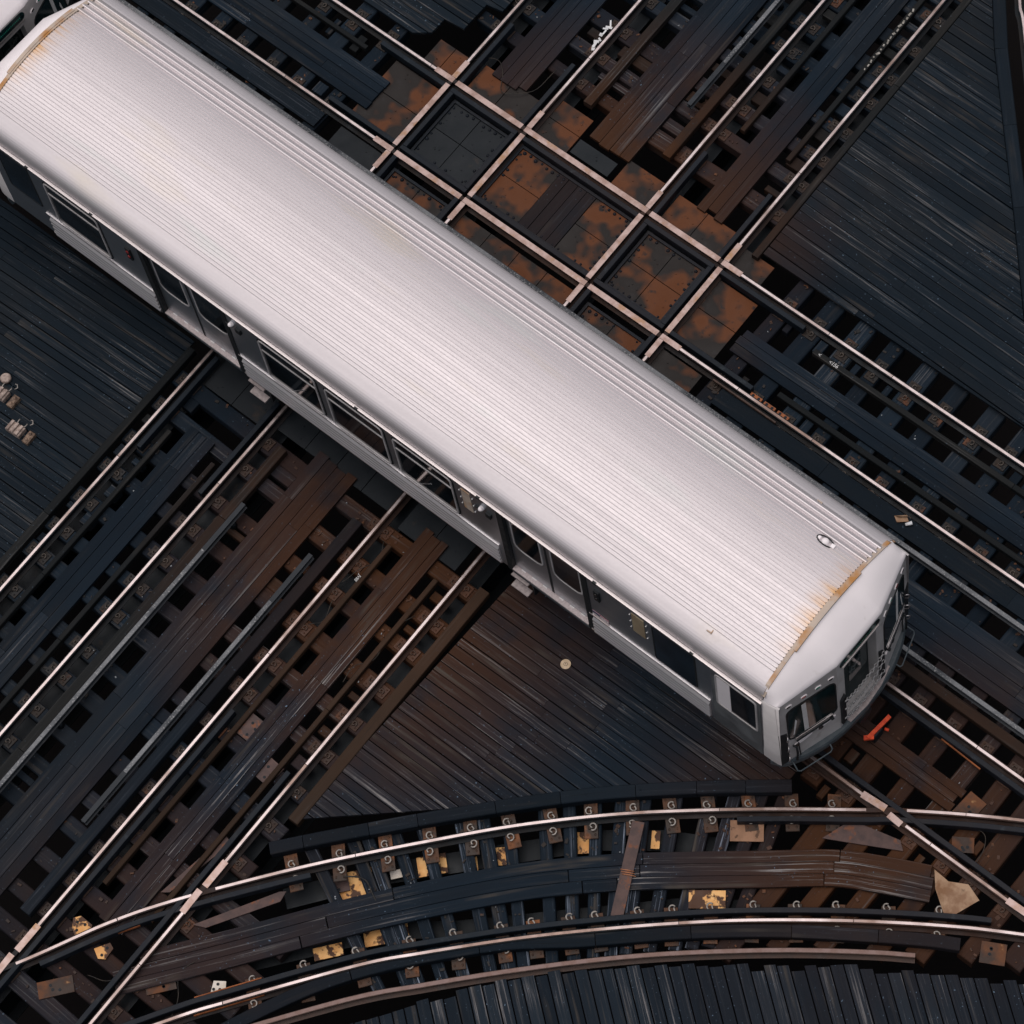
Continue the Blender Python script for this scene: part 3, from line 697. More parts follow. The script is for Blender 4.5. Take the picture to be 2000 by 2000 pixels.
# ------------------------------------------------------------------ steel pans of the square diamonds
def pan(x0,x1,y0,y1,label,mt,nx=2,ny=2,rim=True,z=-.155,planks=0,bolts=True,skx=True):
    cy=(y0+y1)/2; o=empty('crossing_pan',(((x0+x1)/2)+SK*cy,cy,z-.02)); tag(o,label,'steel pan','steel pans of the diamonds')
    hx,hy=(x1-x0)/2,(y1-y0)/2; sh=SK
    def q(x,y): return (x+sh*y,y)
    for i in range(nx):
        for j in range(ny):
            if planks and i==1: continue
            xa=-hx+2*hx*i/nx; xb=-hx+2*hx*(i+1)/nx
            if planks: xa,xb=((-hx,-hx*.30) if i==0 else (hx*.34,hx))
            ya=-hy+2*hy*j/ny; yb=-hy+2*hy*(j+1)/ny; g=.006
            b=MB(); b.prism([q(xa+g,ya+g),q(xb-g,ya+g),q(xb-g,yb-g),q(xa+g,yb-g)],0,.018+random.uniform(0,.004))
            for k in range(3):
                px,py=random.uniform(xa+.08,xb-.08),random.uniform(ya+.08,yb-.08); b.cyl((*q(px,py),.02),(0,0,1),.013,.009,8)
            p=b.build('steel_plate',M[mt],o)
    if planks:
        b=MB((SK,1,0))
        for k in range(planks):
            xa=-hx*.30+hx*.64*k/planks; xb=-hx*.30+hx*.64*(k+1)/planks
            b.prism([q(xa+.005,-hy),q(xb-.005,-hy),q(xb-.005,hy),q(xa+.005,hy)],0,.03+random.uniform(0,.006))
        b.build('plank',M['blue'],o)
    if rim:
        b=MB(); r=.042
        for (xa,xb,ya,yb) in ((-hx,hx,-hy,-hy+r),(-hx,hx,hy-r,hy),(-hx,-hx+r,-hy+r,hy-r),(hx-r,hx,-hy+r,hy-r)):
            b.prism([q(xa,ya),q(xb,ya),q(xb,yb),q(xa,yb)],.0,.055)
        r=.072
        for k in range(int(hx*2/.11)):
            x=-hx+.11+k*.11
            if random.random()<.75: b.dome((*q(x,hy-r-random.uniform(0,.03)),.02),random.uniform(.018,.034),7,2,1.1)
            if random.random()<.45: b.dome((*q(x,-hy+r),.02),random.uniform(.015,.03),7,2,1.1)
        for k in range(int(hy*2/.11)):
            y=-hy+.11+k*.11
            if random.random()<.6: b.dome((*q(-hx+r,y),.02),random.uniform(.018,.034),7,2,1.1)
            if random.random()<.5: b.dome((*q(hx-r,y),.02),random.uniform(.018,.03),7,2,1.1)
        b.build('rim',M['guard'],o)
    return o
yi0,yi1=rb[0]+.20,rb[1]-.20
cC,cD=TC.o[0],TD.o[0]; e=HG-.20; f=HG+.055
pan(cC-e,cC+e,yi0,yi1,'blackish square pan of four plates inside the left diamond','platedark')
pan(cC+f,cD-f,rb[0]+.19,rb[1]-.19,'long middle pan with dark planks between two pairs of rusty plates','platerust',nx=3,ny=2,planks=4)
pan(cD-e,cD+e,yi0,yi1,'square pan of four orange rusted plates inside the right diamond','platerust')
pan(cC-f-.95,cC-f,rb[0]+.19,rb[1]-.19,'pair of brown rusted plates left of the left diamond, at the walkway end','platerust',nx=1,rim=False)
pan(cD+f,cD+f+.72,rb[0]+.19,rb[1]-.19,'pair of orange rusted plates right of the right diamond','platerust',nx=1,rim=False)
pan(cC-f-.62,cC-f,rb[1]+.09,rb[1]+.52,'two rusted plates by the stepped plank ends above the left diamond','platerust',nx=2,ny=1,rim=False,bolts=False)
pan(cC-e,cC+e,rb[1]+.09,rb[1]+.58,'rusted plates inside the left cross track just above the left diamond','platerust',ny=1,rim=False)
pan(cC+f,cC+f+.62,rb[1]+.09,rb[1]+.80,'orange plate right of the left cross track just above the diamonds','platerust',nx=1,ny=2,rim=False)
pan(cC+f+.66,cC+f+1.4,rb[1]+.14,rb[1]+.42,'single dark plate across the lower end of the wide walkway','platedark',nx=1,ny=1,rim=False,bolts=False,z=-.12)
pan(cD-f-.72,cD-f,rb[1]+.09,rb[1]+.60,'brown rusted plate left of the right cross track just above the right diamond','platerust',nx=1,ny=1,rim=False)
pan(cD-e,cD+e,rb[1]+.09,rb[1]+.58,'rusted plates inside the right cross track just above the right diamond','platerust',ny=1,rim=False)
pan(cD+f,cD+f+.55,rb[1]+.09,rb[1]+.45,'brown plate at the corner of the upper right deck','platerust',nx=1,ny=1,rim=False)
ylo=rb[0]-.09
pan(cC-f-.9,cC-f,ylo-.62,ylo,'dark plate left of the left diamond beside the train roof','platedark',nx=1,ny=1,rim=False)
pan(cC-e,cC+e,ylo-.75,ylo-.08,'rusted plates between the left diamond and the train roof','platerust',ny=1)
pan(cC+f,cD-f,ylo-.75,ylo-.05,'row of rusted plates between the middle pan and the train roof','platerust',nx=4,ny=1,rim=False)
pan(cD-e,cD+e,ylo-.75,ylo-.08,'rusted plates between the right diamond and the train roof','platerust',ny=1)
pan(cD+f,cD+f+.75,ylo-.6,ylo,'orange plate right of the right diamond beside the train roof','platerust',nx=1,ny=1,rim=False)
y1_=-HG-.09
pan(cC-e,cC+e,-1.62,y1_,'dark plates at the foot of the left cross track, half under the train','platedark',ny=1,rim=False)
pan(cC+f,cD-f,-1.50,y1_,'row of dark brown plates between the cross tracks, half under the train','platedark',nx=4,ny=1,rim=False)
pan(cD-e,cD+e,-1.62,y1_,'brown plates at the foot of the right cross track, half under the train','platedark',ny=1,rim=False)
# ------------------------------------------------------------------ loose debris nobody could count
def debris(n,label,mt,smin,smax,keep,seed):
    r=random.Random(seed); b=MB(); tp=[t for t in TIEPOS if keep(t[0],t[1])]
    for _ in range(n):
        x,y,an,L,w,dz=r.choice(tp); u=r.uniform(-L/2+.05,L/2-.05); v=r.uniform(-w/2+.03,w/2-.03)
        x+=u*math.cos(an)-v*math.sin(an); y+=u*math.sin(an)+v*math.cos(an)
        s_=r.uniform(smin,smax); a=r.uniform(0,3.14); w_=s_*r.uniform(.25,.9); h_=r.uniform(.003,.012)
        b.obox((x,y,ZT+dz+h_),(s_*math.cos(a),s_*math.sin(a),r.uniform(-.2,.2)*s_*.4),(-w_*math.sin(a),w_*math.cos(a),0),(0,0,h_))
    return tag(b.build('track_debris',M[mt]),label,'debris',kind='stuff')
debris(1500,'dark rusty chips and clinker scattered along all the ties','plate',.008,.034,lambda x,y:True,3)
debris(900,'orange brown rust flakes scattered on the ties round the cross tracks','rustchip',.006,.026,lambda x,y:(x>-7.2 and x<-3.5 and y>-8) or x>1.2 or (y>2.6 and x<-3),4)
debris(200,'small pale crumbs of paper and grit on the ties','grit',.006,.014,lambda x,y:True,9)
M['platered']=metal('red_rust_plate',(.035,.019,.013),(.12,.045,.018),3,det=3,lo=.42,hi=.58,c2=(.30,.16,.07),t2=(.64,.72),s2=6)
# ------------------------------------------------------------------ plates, bars and scraps
def plate_thing(name,poly,z,th,mt,label,cat,holes=(),parent=None):
    b=MB(); b.prism(poly,z,z+th); o=b.build(name,M[mt]); tag(o,label,cat)
    if holes:
        h=MB()
        for x,y in holes: h.cyl((x,y,z+th-.002),(0,0,1),.022,.006,10)
        h.build('bolt_hole',M['platedark'],o)
    return o
def quad(c,ang,L,w):
    ca,sa=math.cos(ang),math.sin(ang); return [(c[0]+ca*a-sa*b_,c[1]+sa*a+ca*b_) for a,b_ in ((-L/2,-w/2),(L/2,-w/2),(L/2,w/2),(-L/2,w/2))]
plate_thing('shim_plate',[(-5.33,-8.83),(-5.26,-8.74),(-5.05,-8.74),(-5.02,-8.80),(-5.14,-9.0),(-5.24,-8.95)],-.150,.016,'cream','pale cream plate with three holes above the left frog','plate',((-5.24,-8.84),(-5.13,-8.80),(-5.17,-8.93)))
plate_thing('shim_plate',[(-4.80,-8.97),(-4.68,-8.77),(-4.59,-8.80),(-4.57,-8.98),(-4.66,-9.04)],-.150,.016,'cream','yellow cream plate with a cut corner between the left frogs','plate',((-4.66,-8.85),(-4.65,-8.97)))
plate_thing('shim_plate',[(-3.18,-8.27),(-3.04,-8.17),(-2.95,-8.28),(-3.09,-8.44)],-.13,.02,'white','almost white plate with three holes by the orange bar of the inner rail','plate',((-3.1,-8.27),(-3.03,-8.31),(-3.10,-8.36)))
plate_thing('gusset_plate',[(-3.95,-7.86),(-3.78,-7.78),(-3.22,-6.86),(-3.25,-6.70),(-3.32,-6.76)],-.162,.018,'platepurple','long brown plate with a pointed end under the outer rail of the curve','plate')
plate_thing('gusset_plate',[(-4.62,-7.80),(-4.52,-7.72),(-4.32,-6.66),(-4.46,-6.62)],-.162,.02,'platepurple','long brown plate inside the right cross track above the frog','plate',((-4.48,-7.3),(-4.44,-6.95)))
plate_thing('gusset_plate',quad((-4.60,-5.55),1.52,.34,.26),-.162,.02,'platepurple','purple grey plate with scattered holes near the right cross rail','plate',((-4.66,-5.5),(-4.55,-5.58),(-4.6,-5.65)))
plate_thing('gusset_plate',quad((-5.22,-5.22),1.55,.36,.3),-.162,.02,'platepurple','purple grey plate with scattered holes inside the right cross track','plate',((-5.27,-5.15),(-5.18,-5.2),(-5.22,-5.33)))
plate_thing('gusset_plate',[(2.05,-1.55),(2.42,-1.35),(3.02,-1.02),(2.9,-.92),(2.2,-1.1)],-.162,.018,'platepurple','large brown plate below the right frog','plate')
for c_,a_,l_,w_,t_ in (((2.62,-1.72),.55,.5,.30,'brown rusted plate under the end of the bent walkway'),((3.15,-1.35),.35,.42,.26,'brown rusted plate between the bent walkway and the cardboard flap'),((4.82,-1.42),.5,.34,.30,'orange brown plate at the lower right under the inner curved rail'),((3.35,.0),1.5,.45,.28,'rusty orange plate between the two rails at the right edge'),((3.6,-.45),.6,.30,.22,'red brown plate just right of the right frog'),((-3.75,-8.75),.9,.42,.26,'rusty plate between the left frogs and the inner curved rail'),((-4.85,-9.7),.9,.5,.24,'rusty plate at the bottom left corner between the rails'),((-5.9,-10.3),.9,.5,.26,'brown plate in the bottom left corner below the frog'),((-2.05,-7.35),.9,.26,.2,'orange plate under the inner curved rail at the left'),((-1.0,-6.05),.85,.2,.14,'small orange plate under the inner curved rail, right of a larger one'),((-.75,-5.78),.85,.16,.12,'smallest orange plate under the inner curved rail')):
    plate_thing('gusset_plate',quad(c_,a_,l_,w_),-.168,.018,'platered',t_,'gusset plate',tuple((c_[0]+random.uniform(-.08,.08),c_[1]+random.uniform(-.06,.06)) for _ in range(3)))
b=MB(); b.obox((.26,-3.55,-.09),(.31,-.615,0),(.075,.04,0),(0,0,.03)); mo=b.build('steel_tie',M['platepurple']); tag(mo,'brown steel strap lying across the bent walkway','strap')
b=MB()
for k in range(3): b.tube([(.19+.03*k,-3.62-.02*k,-.045),(.28+.03*k,-3.57-.02*k,-.038),(.36+.03*k,-3.53-.02*k,-.045)],.006,5)
b.build('wire_wrap',M['copper'],mo)
def bar(p,q,w,z,h,mt,label,name='joint_bar',cat='joint bar'):
    b=MB(); b.sweep([p,q],barp(w,z,z+h,.006)); return tag(b.build(name,M[mt]),label,cat)
bar((-5.0,-9.13),(-4.50,-8.33),.03,-.10,.05,'orange','bright orange joint bar below the outer curved rail at the left frog')
bar((-4.84,-8.58),(-4.42,-7.90),.016,-.06,.045,'orange','thin orange joint bar above the outer curved rail at the left frog')
bar((-3.06,-8.80),(-2.50,-7.98),.035,-.11,.05,'orange','bright orange joint bar below the inner curved rail')
bar((-3.20,-8.62),(-2.66,-7.84),.018,-.05,.04,'orange','thin orange joint bar above the inner curved rail')
bar((-3.45,2.985),(-2.3,2.985),.03,-.09,.05,'rustrail','long brown joint bar along the far track rail near the train roof')
for k in range(3):
    plate_thing('joint_block',quad((-2.79+.245*k,3.15,),.0,.2,.062),-.15,.06,'orange' if k<9 else 'plate','orange joint block beside the far track rail, %s of three'%('nearest to the diamonds','middle','farthest from the diamonds')[k],'joint block',((-2.84+.245*k,3.15),(-2.74+.245*k,3.15)))
bar((2.47,.575),(3.15,.545),.02,-.10,.03,'orange','rusty bar beside the guard rail right of the train front')
bar((.95,-HG-.10),(1.95,-HG-.10),.03,-.10,.04,'rail','dark joint bar by the near rail in front of the train')
M['salmon']=metal('salmon_painted_steel',(.22,.115,.065),(.30,.165,.10),5,c2=(.09,.045,.025),t2=(.60,.66),s2=9)
def MBq(c,a,l,w):
    b=MB(); b.prism(quad(c,a,l,w),-.40,-.385); return b.build('gusset_plate',M['cream'])
# steel girders seen through the ties of the curve
def girder(path,z,w,mt,label):
    b=MB(); b.sweep(path,[(-w/2,z-.02),(-w/2,z),(w/2,z),(w/2,z-.02)]); b.sweep(path,[(-.012,z-.9),(-.012,z-.021),(.012,z-.021),(.012,z-.9)]); b.sweep(path,[(-w/2,z-.92),(-w/2,z-.9),(w/2,z-.9),(w/2,z-.92)])
    return tag(b.build('steel_girder',M[mt]),label,'girder')
girder([(-3.3,-6.75),(-2.45,-5.62),(-1.35,-4.40),(-.45,-3.42),(.3,-2.83),(1.5,-2.15)],-.48,.30,'platedark','dark girder between the ties under the outer curved rail')
CG=(((-2.66,-6.02),.9,0.59,0.39,'largest cream gusset plate below the ties, beside the purple grey patch'),((-1.98,-5.12),.85,0.41,0.29,'square cream gusset plate below the ties under the outer curved rail'),((-1.56,-4.78),.8,0.19,0.21,'small cream gusset plate second from the square one under the outer curved rail'),((-1.33,-4.45),.75,0.32,0.26,'stained cream gusset plate in the middle under the outer curved rail'),((-.52,-3.56),.7,0.32,0.31,'orange cream gusset plate left of the brown strap under the outer curved rail'),((-.20,-3.22),.7,0.14,0.23,'narrow cream gusset plate just left of the brown strap'),((.22,-2.92),.6,0.12,0.26,'narrow cream gusset plate just right of the brown strap'),((-1.85,-6.25),.85,0.62,0.31,'broken cream gusset plate above the inner curved rail'),((-2.3,-6.95),.9,0.41,0.18,'small stained cream gusset plate at the left above the inner curved rail'))
for c_,a_,l_,w_,t_ in CG: tag(MBq(c_,a_,l_,w_),t_,'gusset plate','cream gusset plates')
plate_thing('gusset_plate',quad((1.18,-2.10),.65,.46,.30),-.168,.016,'salmon','large salmon orange plate left of the right frog under the outer curved rail','gusset plate')
plate_thing('gusset_plate',quad((1.36,-3.20),.65,.50,.26),-.168,.016,'cream','large flaking cream plate above the inner curved rail, right of the brown strap','gusset plate')
plate_thing('gusset_plate',quad((-2.80,-6.12),.9,.24,.26),-.352,.02,'platepurple','purple grey patch plate lying on the largest cream gusset plate','gusset plate',((-2.85,-6.1),(-2.75,-6.2)))
plate_thing('shim_plate',quad((-2.27,-5.53),.9,.18,.12),-.36,.02,'white','white square plate below the ties by the outer curved rail','plate')
girder([(-3.2,-7.9),(-1.95,-6.27),(-1.1,-5.55),(1.15,-3.35),(2.0,-2.75)],-.48,.24,'platedark','dark girder between the ties above the inner curved rail')
for nm,x in (('left',-9.69),('right',-8.19)):
    girder([(x+ex(-13),-13),(x+ex(13),13)],-.45,.3,'platedark','dark girder under the %s rail of the left cross track'%nm)
for nm,x in (('left',-5.87),('right',-4.36)):
    girder([(x+ex(-13),-13),(x+ex(13),13)],-.45,.3,'platedark','dark girder under the %s rail of the right cross track'%nm)
def scrap(name,pts,faces,mt,label,cat):
    me=bpy.data.meshes.new(name); me.from_pydata(pts,[],faces); me.materials.append(M[mt]); o=new(name,me)
    so=o.modifiers.new('thick','SOLIDIFY'); so.thickness=.006; tag(o,label,cat); return o
scrap('cardboard_flap',[(3.52,-.98,-.10),(3.78,-1.02,-.02),(3.86,-1.22,.0),(3.98,-1.40,-.06),(3.70,-1.20,-.07),(4.02,-.90,.02),(4.26,-.98,-.01),(4.10,-1.38,-.05)],[(0,1,2,4),(4,2,3),(1,5,2),(5,6,7,2),(2,7,3)],'card','crumpled brown cardboard flap near the right frog','cardboard')
scrap('carton',[(-.07,2.86,-.09),(.06,2.97,-.085),(.15,2.91,-.08),(.02,2.80,-.085),(.10,2.95,-.03),(.0,2.87,-.03)],[(0,1,2,3),(1,4,5,0)],'card','small brown carton on the blue black plank by the long third rail','carton')
b=MB(); b.cyl((.14,2.84,-.075),(.07,.09,.01),.022,.10,10,.03); tag(b.build('paper_cup',M['paper']),'pale blue white paper cup lying beside the brown carton','cup')
def rag(cx,cy,label,n=9,sx=.10,sy=.5):
    b=MB(); random.seed(77)
    for k in range(n):
        t=k/(n-1); x=cx+random.uniform(-.02,.02)+sx*(.5-t)*.6; y=cy+sy*(t-.5)
        a=random.uniform(0,3.1); L=random.uniform(.03,.07); w=random.uniform(.012,.03)
        b.obox((x,y,-.13+random.uniform(.0,.04)),(L*math.cos(a+1.2)*.7,L*math.sin(a+1.2),.01),(w*math.sin(a+1.2)*-1,w*math.cos(a+1.2),0),(0,0,.004))
    return tag(b.build('torn_rag',M['paper']),label,'rag')
rag(-8.53,6.60,'torn white rag caught beside the left cross track at the top')
random.seed(5)
b=MB(); b.cyl((-2.31,-1.77,-.05),(0,0,1),.075,.018,24,ch=.003); dsc=b.build('round_cap',M['lightwood']); tag(dsc,'pale round cap lying on the wooden triangle','cap')
b=MB(); b.cyl((-2.31,-1.77,-.031),(0,0,1),.008,.006,8); b.tube([(-2.31+.028*math.cos(i*.63),-1.77+.028*math.sin(i*.63),-.031) for i in range(10)],.003,4,True); b.build('bolt',M['bolt'],dsc)
# two cast fittings on the left deck
def fitting(x,y,rz,label,ball):
    o=empty('cast_fitting',(x,y,-.055),rz); tag(o,label,'fitting','cast fittings on the left deck')
    b=MB(); b.cbox((-.10,0,0),(.13,0,0),(0,.085,0),.10,.012)
    for k in (-1,0,1): b.cbox((-.10+.085*k,0,.10),(.022,0,0),(0,.085,0),.03,.006)
    b.build('body',M['fitting'],o)
    b=MB(); b.cbox((.155,0,0),(.055,0,0),(0,.10,0),.09,.02); b.dome((.16,.05,.09),.03,8,2); b.dome((.16,-.05,.09),.03,8,2); b.build('end_block',M['fittingrust'],o)
    b=MB(); b.tube([(-.06+.075*math.cos(math.radians(a)),.13+.075*math.sin(math.radians(a)),.09) for a in range(160,381,22)],.010,6); b.tube([(.06,.16,.09),(.09,.20,.10),(.05,.24,.10),(.02,.23,.10)],.009,6); b.build('hook',M['clip'],o)
    b=MB()
    for k in range(4): b.dome((-.2+.09*k,-.07,.098),.012,6,2)
    b.build('bolt',M['bolt'],o)
    if ball: b=MB(); b.cyl((-.20,.24,.0),(0,0,1),.085,.07,18,ch=.02); b.build('round_cover',M['fitting'],o)
M['fitting']=metal('cast_fitting',(.20,.15,.13),(.40,.32,.28),14,c2=(.22,.14,.10),t2=(.58,.68),s2=30)
M['fittingrust']=metal('cast_fitting_rust',(.09,.06,.045),(.24,.165,.12),16)
fitting(-11.02,-3.91,math.radians(4),'rusty cast fitting with an open hook on the left deck, nearer to the cross track',False)
fitting(-11.62,-3.62,math.radians(4),'pale cast fitting with a round cover on the left deck, cut by the picture edge',True)
# red trip lever under the train front
o=empty('trip_lever',(1.74,.06,-.17)); tag(o,'bright red orange trip lever on the track in front of the train','lever')
M['red']=metal('red_paint',(.55,.055,.02),(.75,.10,.035),10)
b=MB(); b.obox((.0,.06,.30),(.02,.22,.0),(.028,-.004,0),(0,0,.018)); b.obox((-.02,-.14,.28),(.05,.05,0),(-.02,.025,0),(0,0,.02)); b.build('arm',M['red'],o)
b=MB(); b.cyl((.07,.10,.27),(.7,.2,0),.022,.06,10); b.build('paddle',M['red'],o)
b=MB(); b.cbox((0,.0,0),(.05,0,0),(0,.09,0),.28,.01); b.build('bracket',M['platedark'],o)
# chalk marks and paint scuffs
def chalk(txt,x,y,z,rz,size,label):
    c=bpy.data.curves.new('chalk_mark','FONT'); c.body=txt; c.size=size; c.extrude=.0008; c.resolution_u=2; c.space_character=.9; c.shear=.15
    tmp=new('chalk_tmp',c); dg=bpy.context.evaluated_depsgraph_get(); me=bpy.data.meshes.new_from_object(tmp.evaluated_get(dg)); bpy.data.objects.remove(tmp); me.materials.clear(); me.materials.append(M['chalk'])
    o=new('chalk_mark',me); o.location=(x,y,z); o.rotation_euler=(0,0,rz); return tag(o,label,'chalk mark')
chalk('<',-2.50,4.215,-.067,0,.085,'chalk arrow at the end of a long timber inside the far track')
chalk('<156',-2.30,4.215,-.067,0,.085,'chalked number 156 on a long timber inside the far track')
def scuff(name,pts,label,mt='chalk'):
    b=MB()
    for (x,y,z,a,L,w) in pts: b.obox((x,y,z),(L*math.cos(a),L*math.sin(a),0),(-w*math.sin(a),w*math.cos(a),0),(0,0,.0012))
    return tag(b.build(name,M[mt]),label,'paint mark')
M['scuff']=metal('old_pale_paint',(.16,.15,.13),(.34,.32,.29),30,bump=0)
pts=[]
for k in range(16):
    y=8.5+.085*k; pts.append((-4.655+ex(y)+random.uniform(-.01,.01),y,-.066,math.pi/2+random.uniform(-.5,.5),random.uniform(.012,.04),random.uniform(.008,.018)))
scuff('paint_mark',pts,'row of pale paint dabs on a long timber near the top right','scuff')
chalk('JVIIII',-5.548,-2.52,-.066,math.radians(-90),.07,'tally of chalk strokes on the rusty timber of the right cross track')
# wires
def wire(pts,label,r=.006,mt='wire'):
    q=crom([(a,b_) for a,b_ in pts],6); b=MB(); b.tube([(x,y,-.11+.02*math.sin(i*.7)) for i,(x,y) in enumerate(q)],r,5)
    return tag(b.build('bond_wire',M[mt]),label,'wire','bond wires along the rails')
wire([(-5.62,-1.9),(-5.5,-2.15),(-5.62,-2.5),(-5.68,-2.75)],'thin brown wire looping off the right cross track just below the train')
wire([(-6.0,-3.3),(-6.03,-3.9),(-5.97,-4.5),(-6.02,-5.1),(-5.97,-5.8)],'long thin wire along the left rail of the right cross track')
wire([(-5.60,-3.05),(-5.50,-3.35),(-5.62,-3.55)],'short wire loop by the rusty timber of the right cross track')
wire([(-4.50,-2.5),(-4.62,-2.9),(-4.52,-3.35),(-4.68,-3.6),(-4.66,-3.9)],'wire loop beside the right rail of the right cross track')
wire([(-9.93,4.95),(-9.6,5.3),(-9.35,5.2),(-9.1,4.9),(-8.75,5.2),(-8.68,5.7)],'thin wire curling over the plates above the left diamond')
wire([(-3.55,-8.2),(-3.62,-8.5),(-3.4,-8.75),(-3.3,-9.0)],'black wire hanging across the bent walkway at the lower left')
wire([(-4.6,-9.3),(-4.35,-9.2),(-4.2,-8.95),(-4.3,-8.7)],'black wire loop between the left frogs')
wire([(-2.75,-6.05),(-2.5,-5.9),(-2.25,-6.0),(-1.9,-6.15)],'twin black cable crossing the girder plates inside the curve',.011)
wire([(3.4,-.3),(3.7,-.15),(3.85,-.3),(3.9,-.55)],'thin wire by the rusty tie plate right of the frog')
# ------------------------------------------------------------------ the train
def steel(name, c, rough, metallic=.9, streak=True, stain=False, sideways=False):
    m,nt,b=mat(name); tc=N(nt,'ShaderNodeTexCoord').outputs['Object']
    n1=noise(nt,scaled(nt,tc,(.22,9,5) if stain else (.9,5,5)),1.0,5); n2=noise(nt,scaled(nt,tc,(26,26,26)),1.0,3)
    col=mix(nt,ramp(nt,n1,.35,.65),c,tuple(q*(.955 if stain else .92) for q in c))
    if stain:
        sep=N(nt,'ShaderNodeSeparateXYZ'); link(nt,tc,sep.inputs[0])
        ax=mth(nt,'ABSOLUTE',sep.outputs[0]); ay=mth(nt,'ABSOLUTE',sep.outputs[1])
        e=ramp(nt,ax,6.72,7.08); w=ramp(nt,ay,.95,.25)
        st=ramp(nt,noise(nt,scaled(nt,tc,(1.2,14,1)),1.0,3),.40,.72)
        f=mth(nt,'MULTIPLY',mth(nt,'MULTIPLY',mth(nt,'POWER',e,1.6),w),mth(nt,'ADD',st,.18),True)
        col=mix(nt,f,col,(.62,.36,.14))
        yz=ramp(nt,noise(nt,scaled(nt,tc,(.35,1.6,1)),1.0,3),.60,.74)
        col=mix(nt,mth(nt,'MULTIPLY',yz,.30),col,(.66,.58,.42))
        gz=ramp(nt,noise(nt,scaled(nt,tc,(.30,1.2,3)),1.3,2),.62,.74)
        col=mix(nt,mth(nt,'MULTIPLY',gz,.22),col,(.58,.66,.62))
    link(nt,col,b.inputs['Base Color']); b.inputs['Metallic'].default_value=metallic
    link(nt,ramp(nt,mth(nt,'ADD',mth(nt,'MULTIPLY',n1,.5),mth(nt,'MULTIPLY',n2,.5)),.3,.7,rough-.05,rough+.07),b.inputs['Roughness'])
    bp=N(nt,'ShaderNodeBump'); bp.inputs['Strength'].default_value=.12; bp.inputs['Distance'].default_value=.003
    link(nt,n2,bp.inputs['Height']); link(nt,bp.outputs[0],b.inputs['Normal'])
    return m
M['roof']=steel('stainless_roof',(.655,.610,.622),.58,.70,stain=True)
M['side']=steel('stainless_side',(.42,.45,.49),.34)
M['flute']=steel('fluted_stainless',(.80,.745,.75),.42)
M['bright']=steel('bright_trim',(.60,.555,.555),.34)
M['bonnet']=metal('white_fibreglass',(.86,.80,.81),(.90,.835,.845),1.5,rough=(.38,.5),spec=.4,bump=.03,c2=(.74,.68,.67),t2=(.64,.8),s2=5)
M['trim']=metal('rusty_trim',(.44,.36,.30),(.52,.42,.34),3,c2=(.42,.20,.065),t2=(.47,.62),s2=2.2)
M['dark']=metal('black_rubber',(.012,.014,.016),(.018,.02,.022),10,bump=0)
M['under']=metal('underframe_steel',(.012,.014,.017),(.022,.023,.025),4)
M['bumper']=metal('bumper_steel',(.045,.058,.068),(.07,.085,.095),5,rough=(.35,.5),spec=.4)
M['step']=metal('tread_plate',(.34,.29,.285),(.46,.40,.39),22,metallic=.4,bump=.6)
M['threshold']=metal('threshold_plate',(.42,.36,.355),(.54,.47,.465),40,metallic=.4,bump=.6)
M['chain']=metal('chain_steel',(.40,.39,.39),(.55,.53,.53),20,metallic=.4,bump=0)
M['frame']=metal('window_frame_steel',(.42,.40,.40),(.52,.49,.49),6,metallic=.3,bump=0)
M['endface']=metal('grey_end_face',(.40,.375,.37),(.50,.47,.465),2.2,rough=(.4,.55),bump=.05,c2=(.20,.165,.14),t2=(.62,.78),s2=3)  # flat grey, darker than the bonnet, with random brown blotches
M['post']=metal('corner_post_paint',(.50,.47,.465),(.58,.545,.54),2.2,rough=(.4,.55),bump=.05)
M['enddoor']=metal('end_door_paint',(.016,.024,.026),(.022,.032,.034),4,spec=.2,bump=0)
M['tan']=metal('tan_panel',(.27,.20,.13),(.33,.26,.17),6)
def glassy(name,c,rough=.07,spec=.5):
    m,nt,b=mat(name); g=N(nt,'ShaderNodeNewGeometry')
    n=noise(nt,g.outputs['Position'],1.3,3)
    link(nt,mix(nt,ramp(nt,n,.4,.65),c,tuple(q*2.2+.002 for q in c)),b.inputs['Base Color'])
    b.inputs['Roughness'].default_value=rough; b.inputs['Specular IOR Level'].default_value=spec; return m
M['glass']=glassy('window_glass',(.004,.006,.008)); M['cabglass']=glassy('cab_glass',(.004,.014,.016)); M['darkwin']=glassy('dark_pane',(.006,.010,.015),.15)
def lens(name,c):
    m,nt,b=mat(name); b.inputs['Base Color'].default_value=(*c,1); b.inputs['Roughness'].default_value=.15; return m
M['redlens']=lens('red_lens',(.25,.02,.02)); M['greenlens']=lens('green_lens',(.02,.20,.14)); M['darklens']=lens('dark_lens',(.015,.013,.013))
M['wht']=metal('white_paint',(.62,.60,.59),(.70,.67,.66),9,bump=0); M['flagred']=lens('flag_red',(.30,.10,.13)); M['flagblue']=lens('flag_blue',(.10,.11,.17))
HR=7.09
car=empty('train_car',(-6.11,0,0)); tag(car,'silver ribbed train car with white front end, standing across the diamonds','train car','cars of the train')
EV=[]
for _i in range(21):
    _t=_i/20; _q=[(1-_t)**3,3*_t*(1-_t)**2,3*_t*_t*(1-_t),_t**3]
    EV.append((_q[0]*1.2+_q[1]*1.355+_q[2]*1.385+_q[3]*1.385,_q[0]*3.366+_q[1]*3.30+_q[2]*3.25+_q[3]*3.02))
def zr(y):
    y=abs(y)
    if y<=1.2: return 3.64-.19*y*y
    for a,c in zip(EV,EV[1:]):
        if y<=c[0]+1e-9: return a[1]+(c[1]-a[1])*(y-a[0])/max(1e-9,c[0]-a[0])
    return 3.02
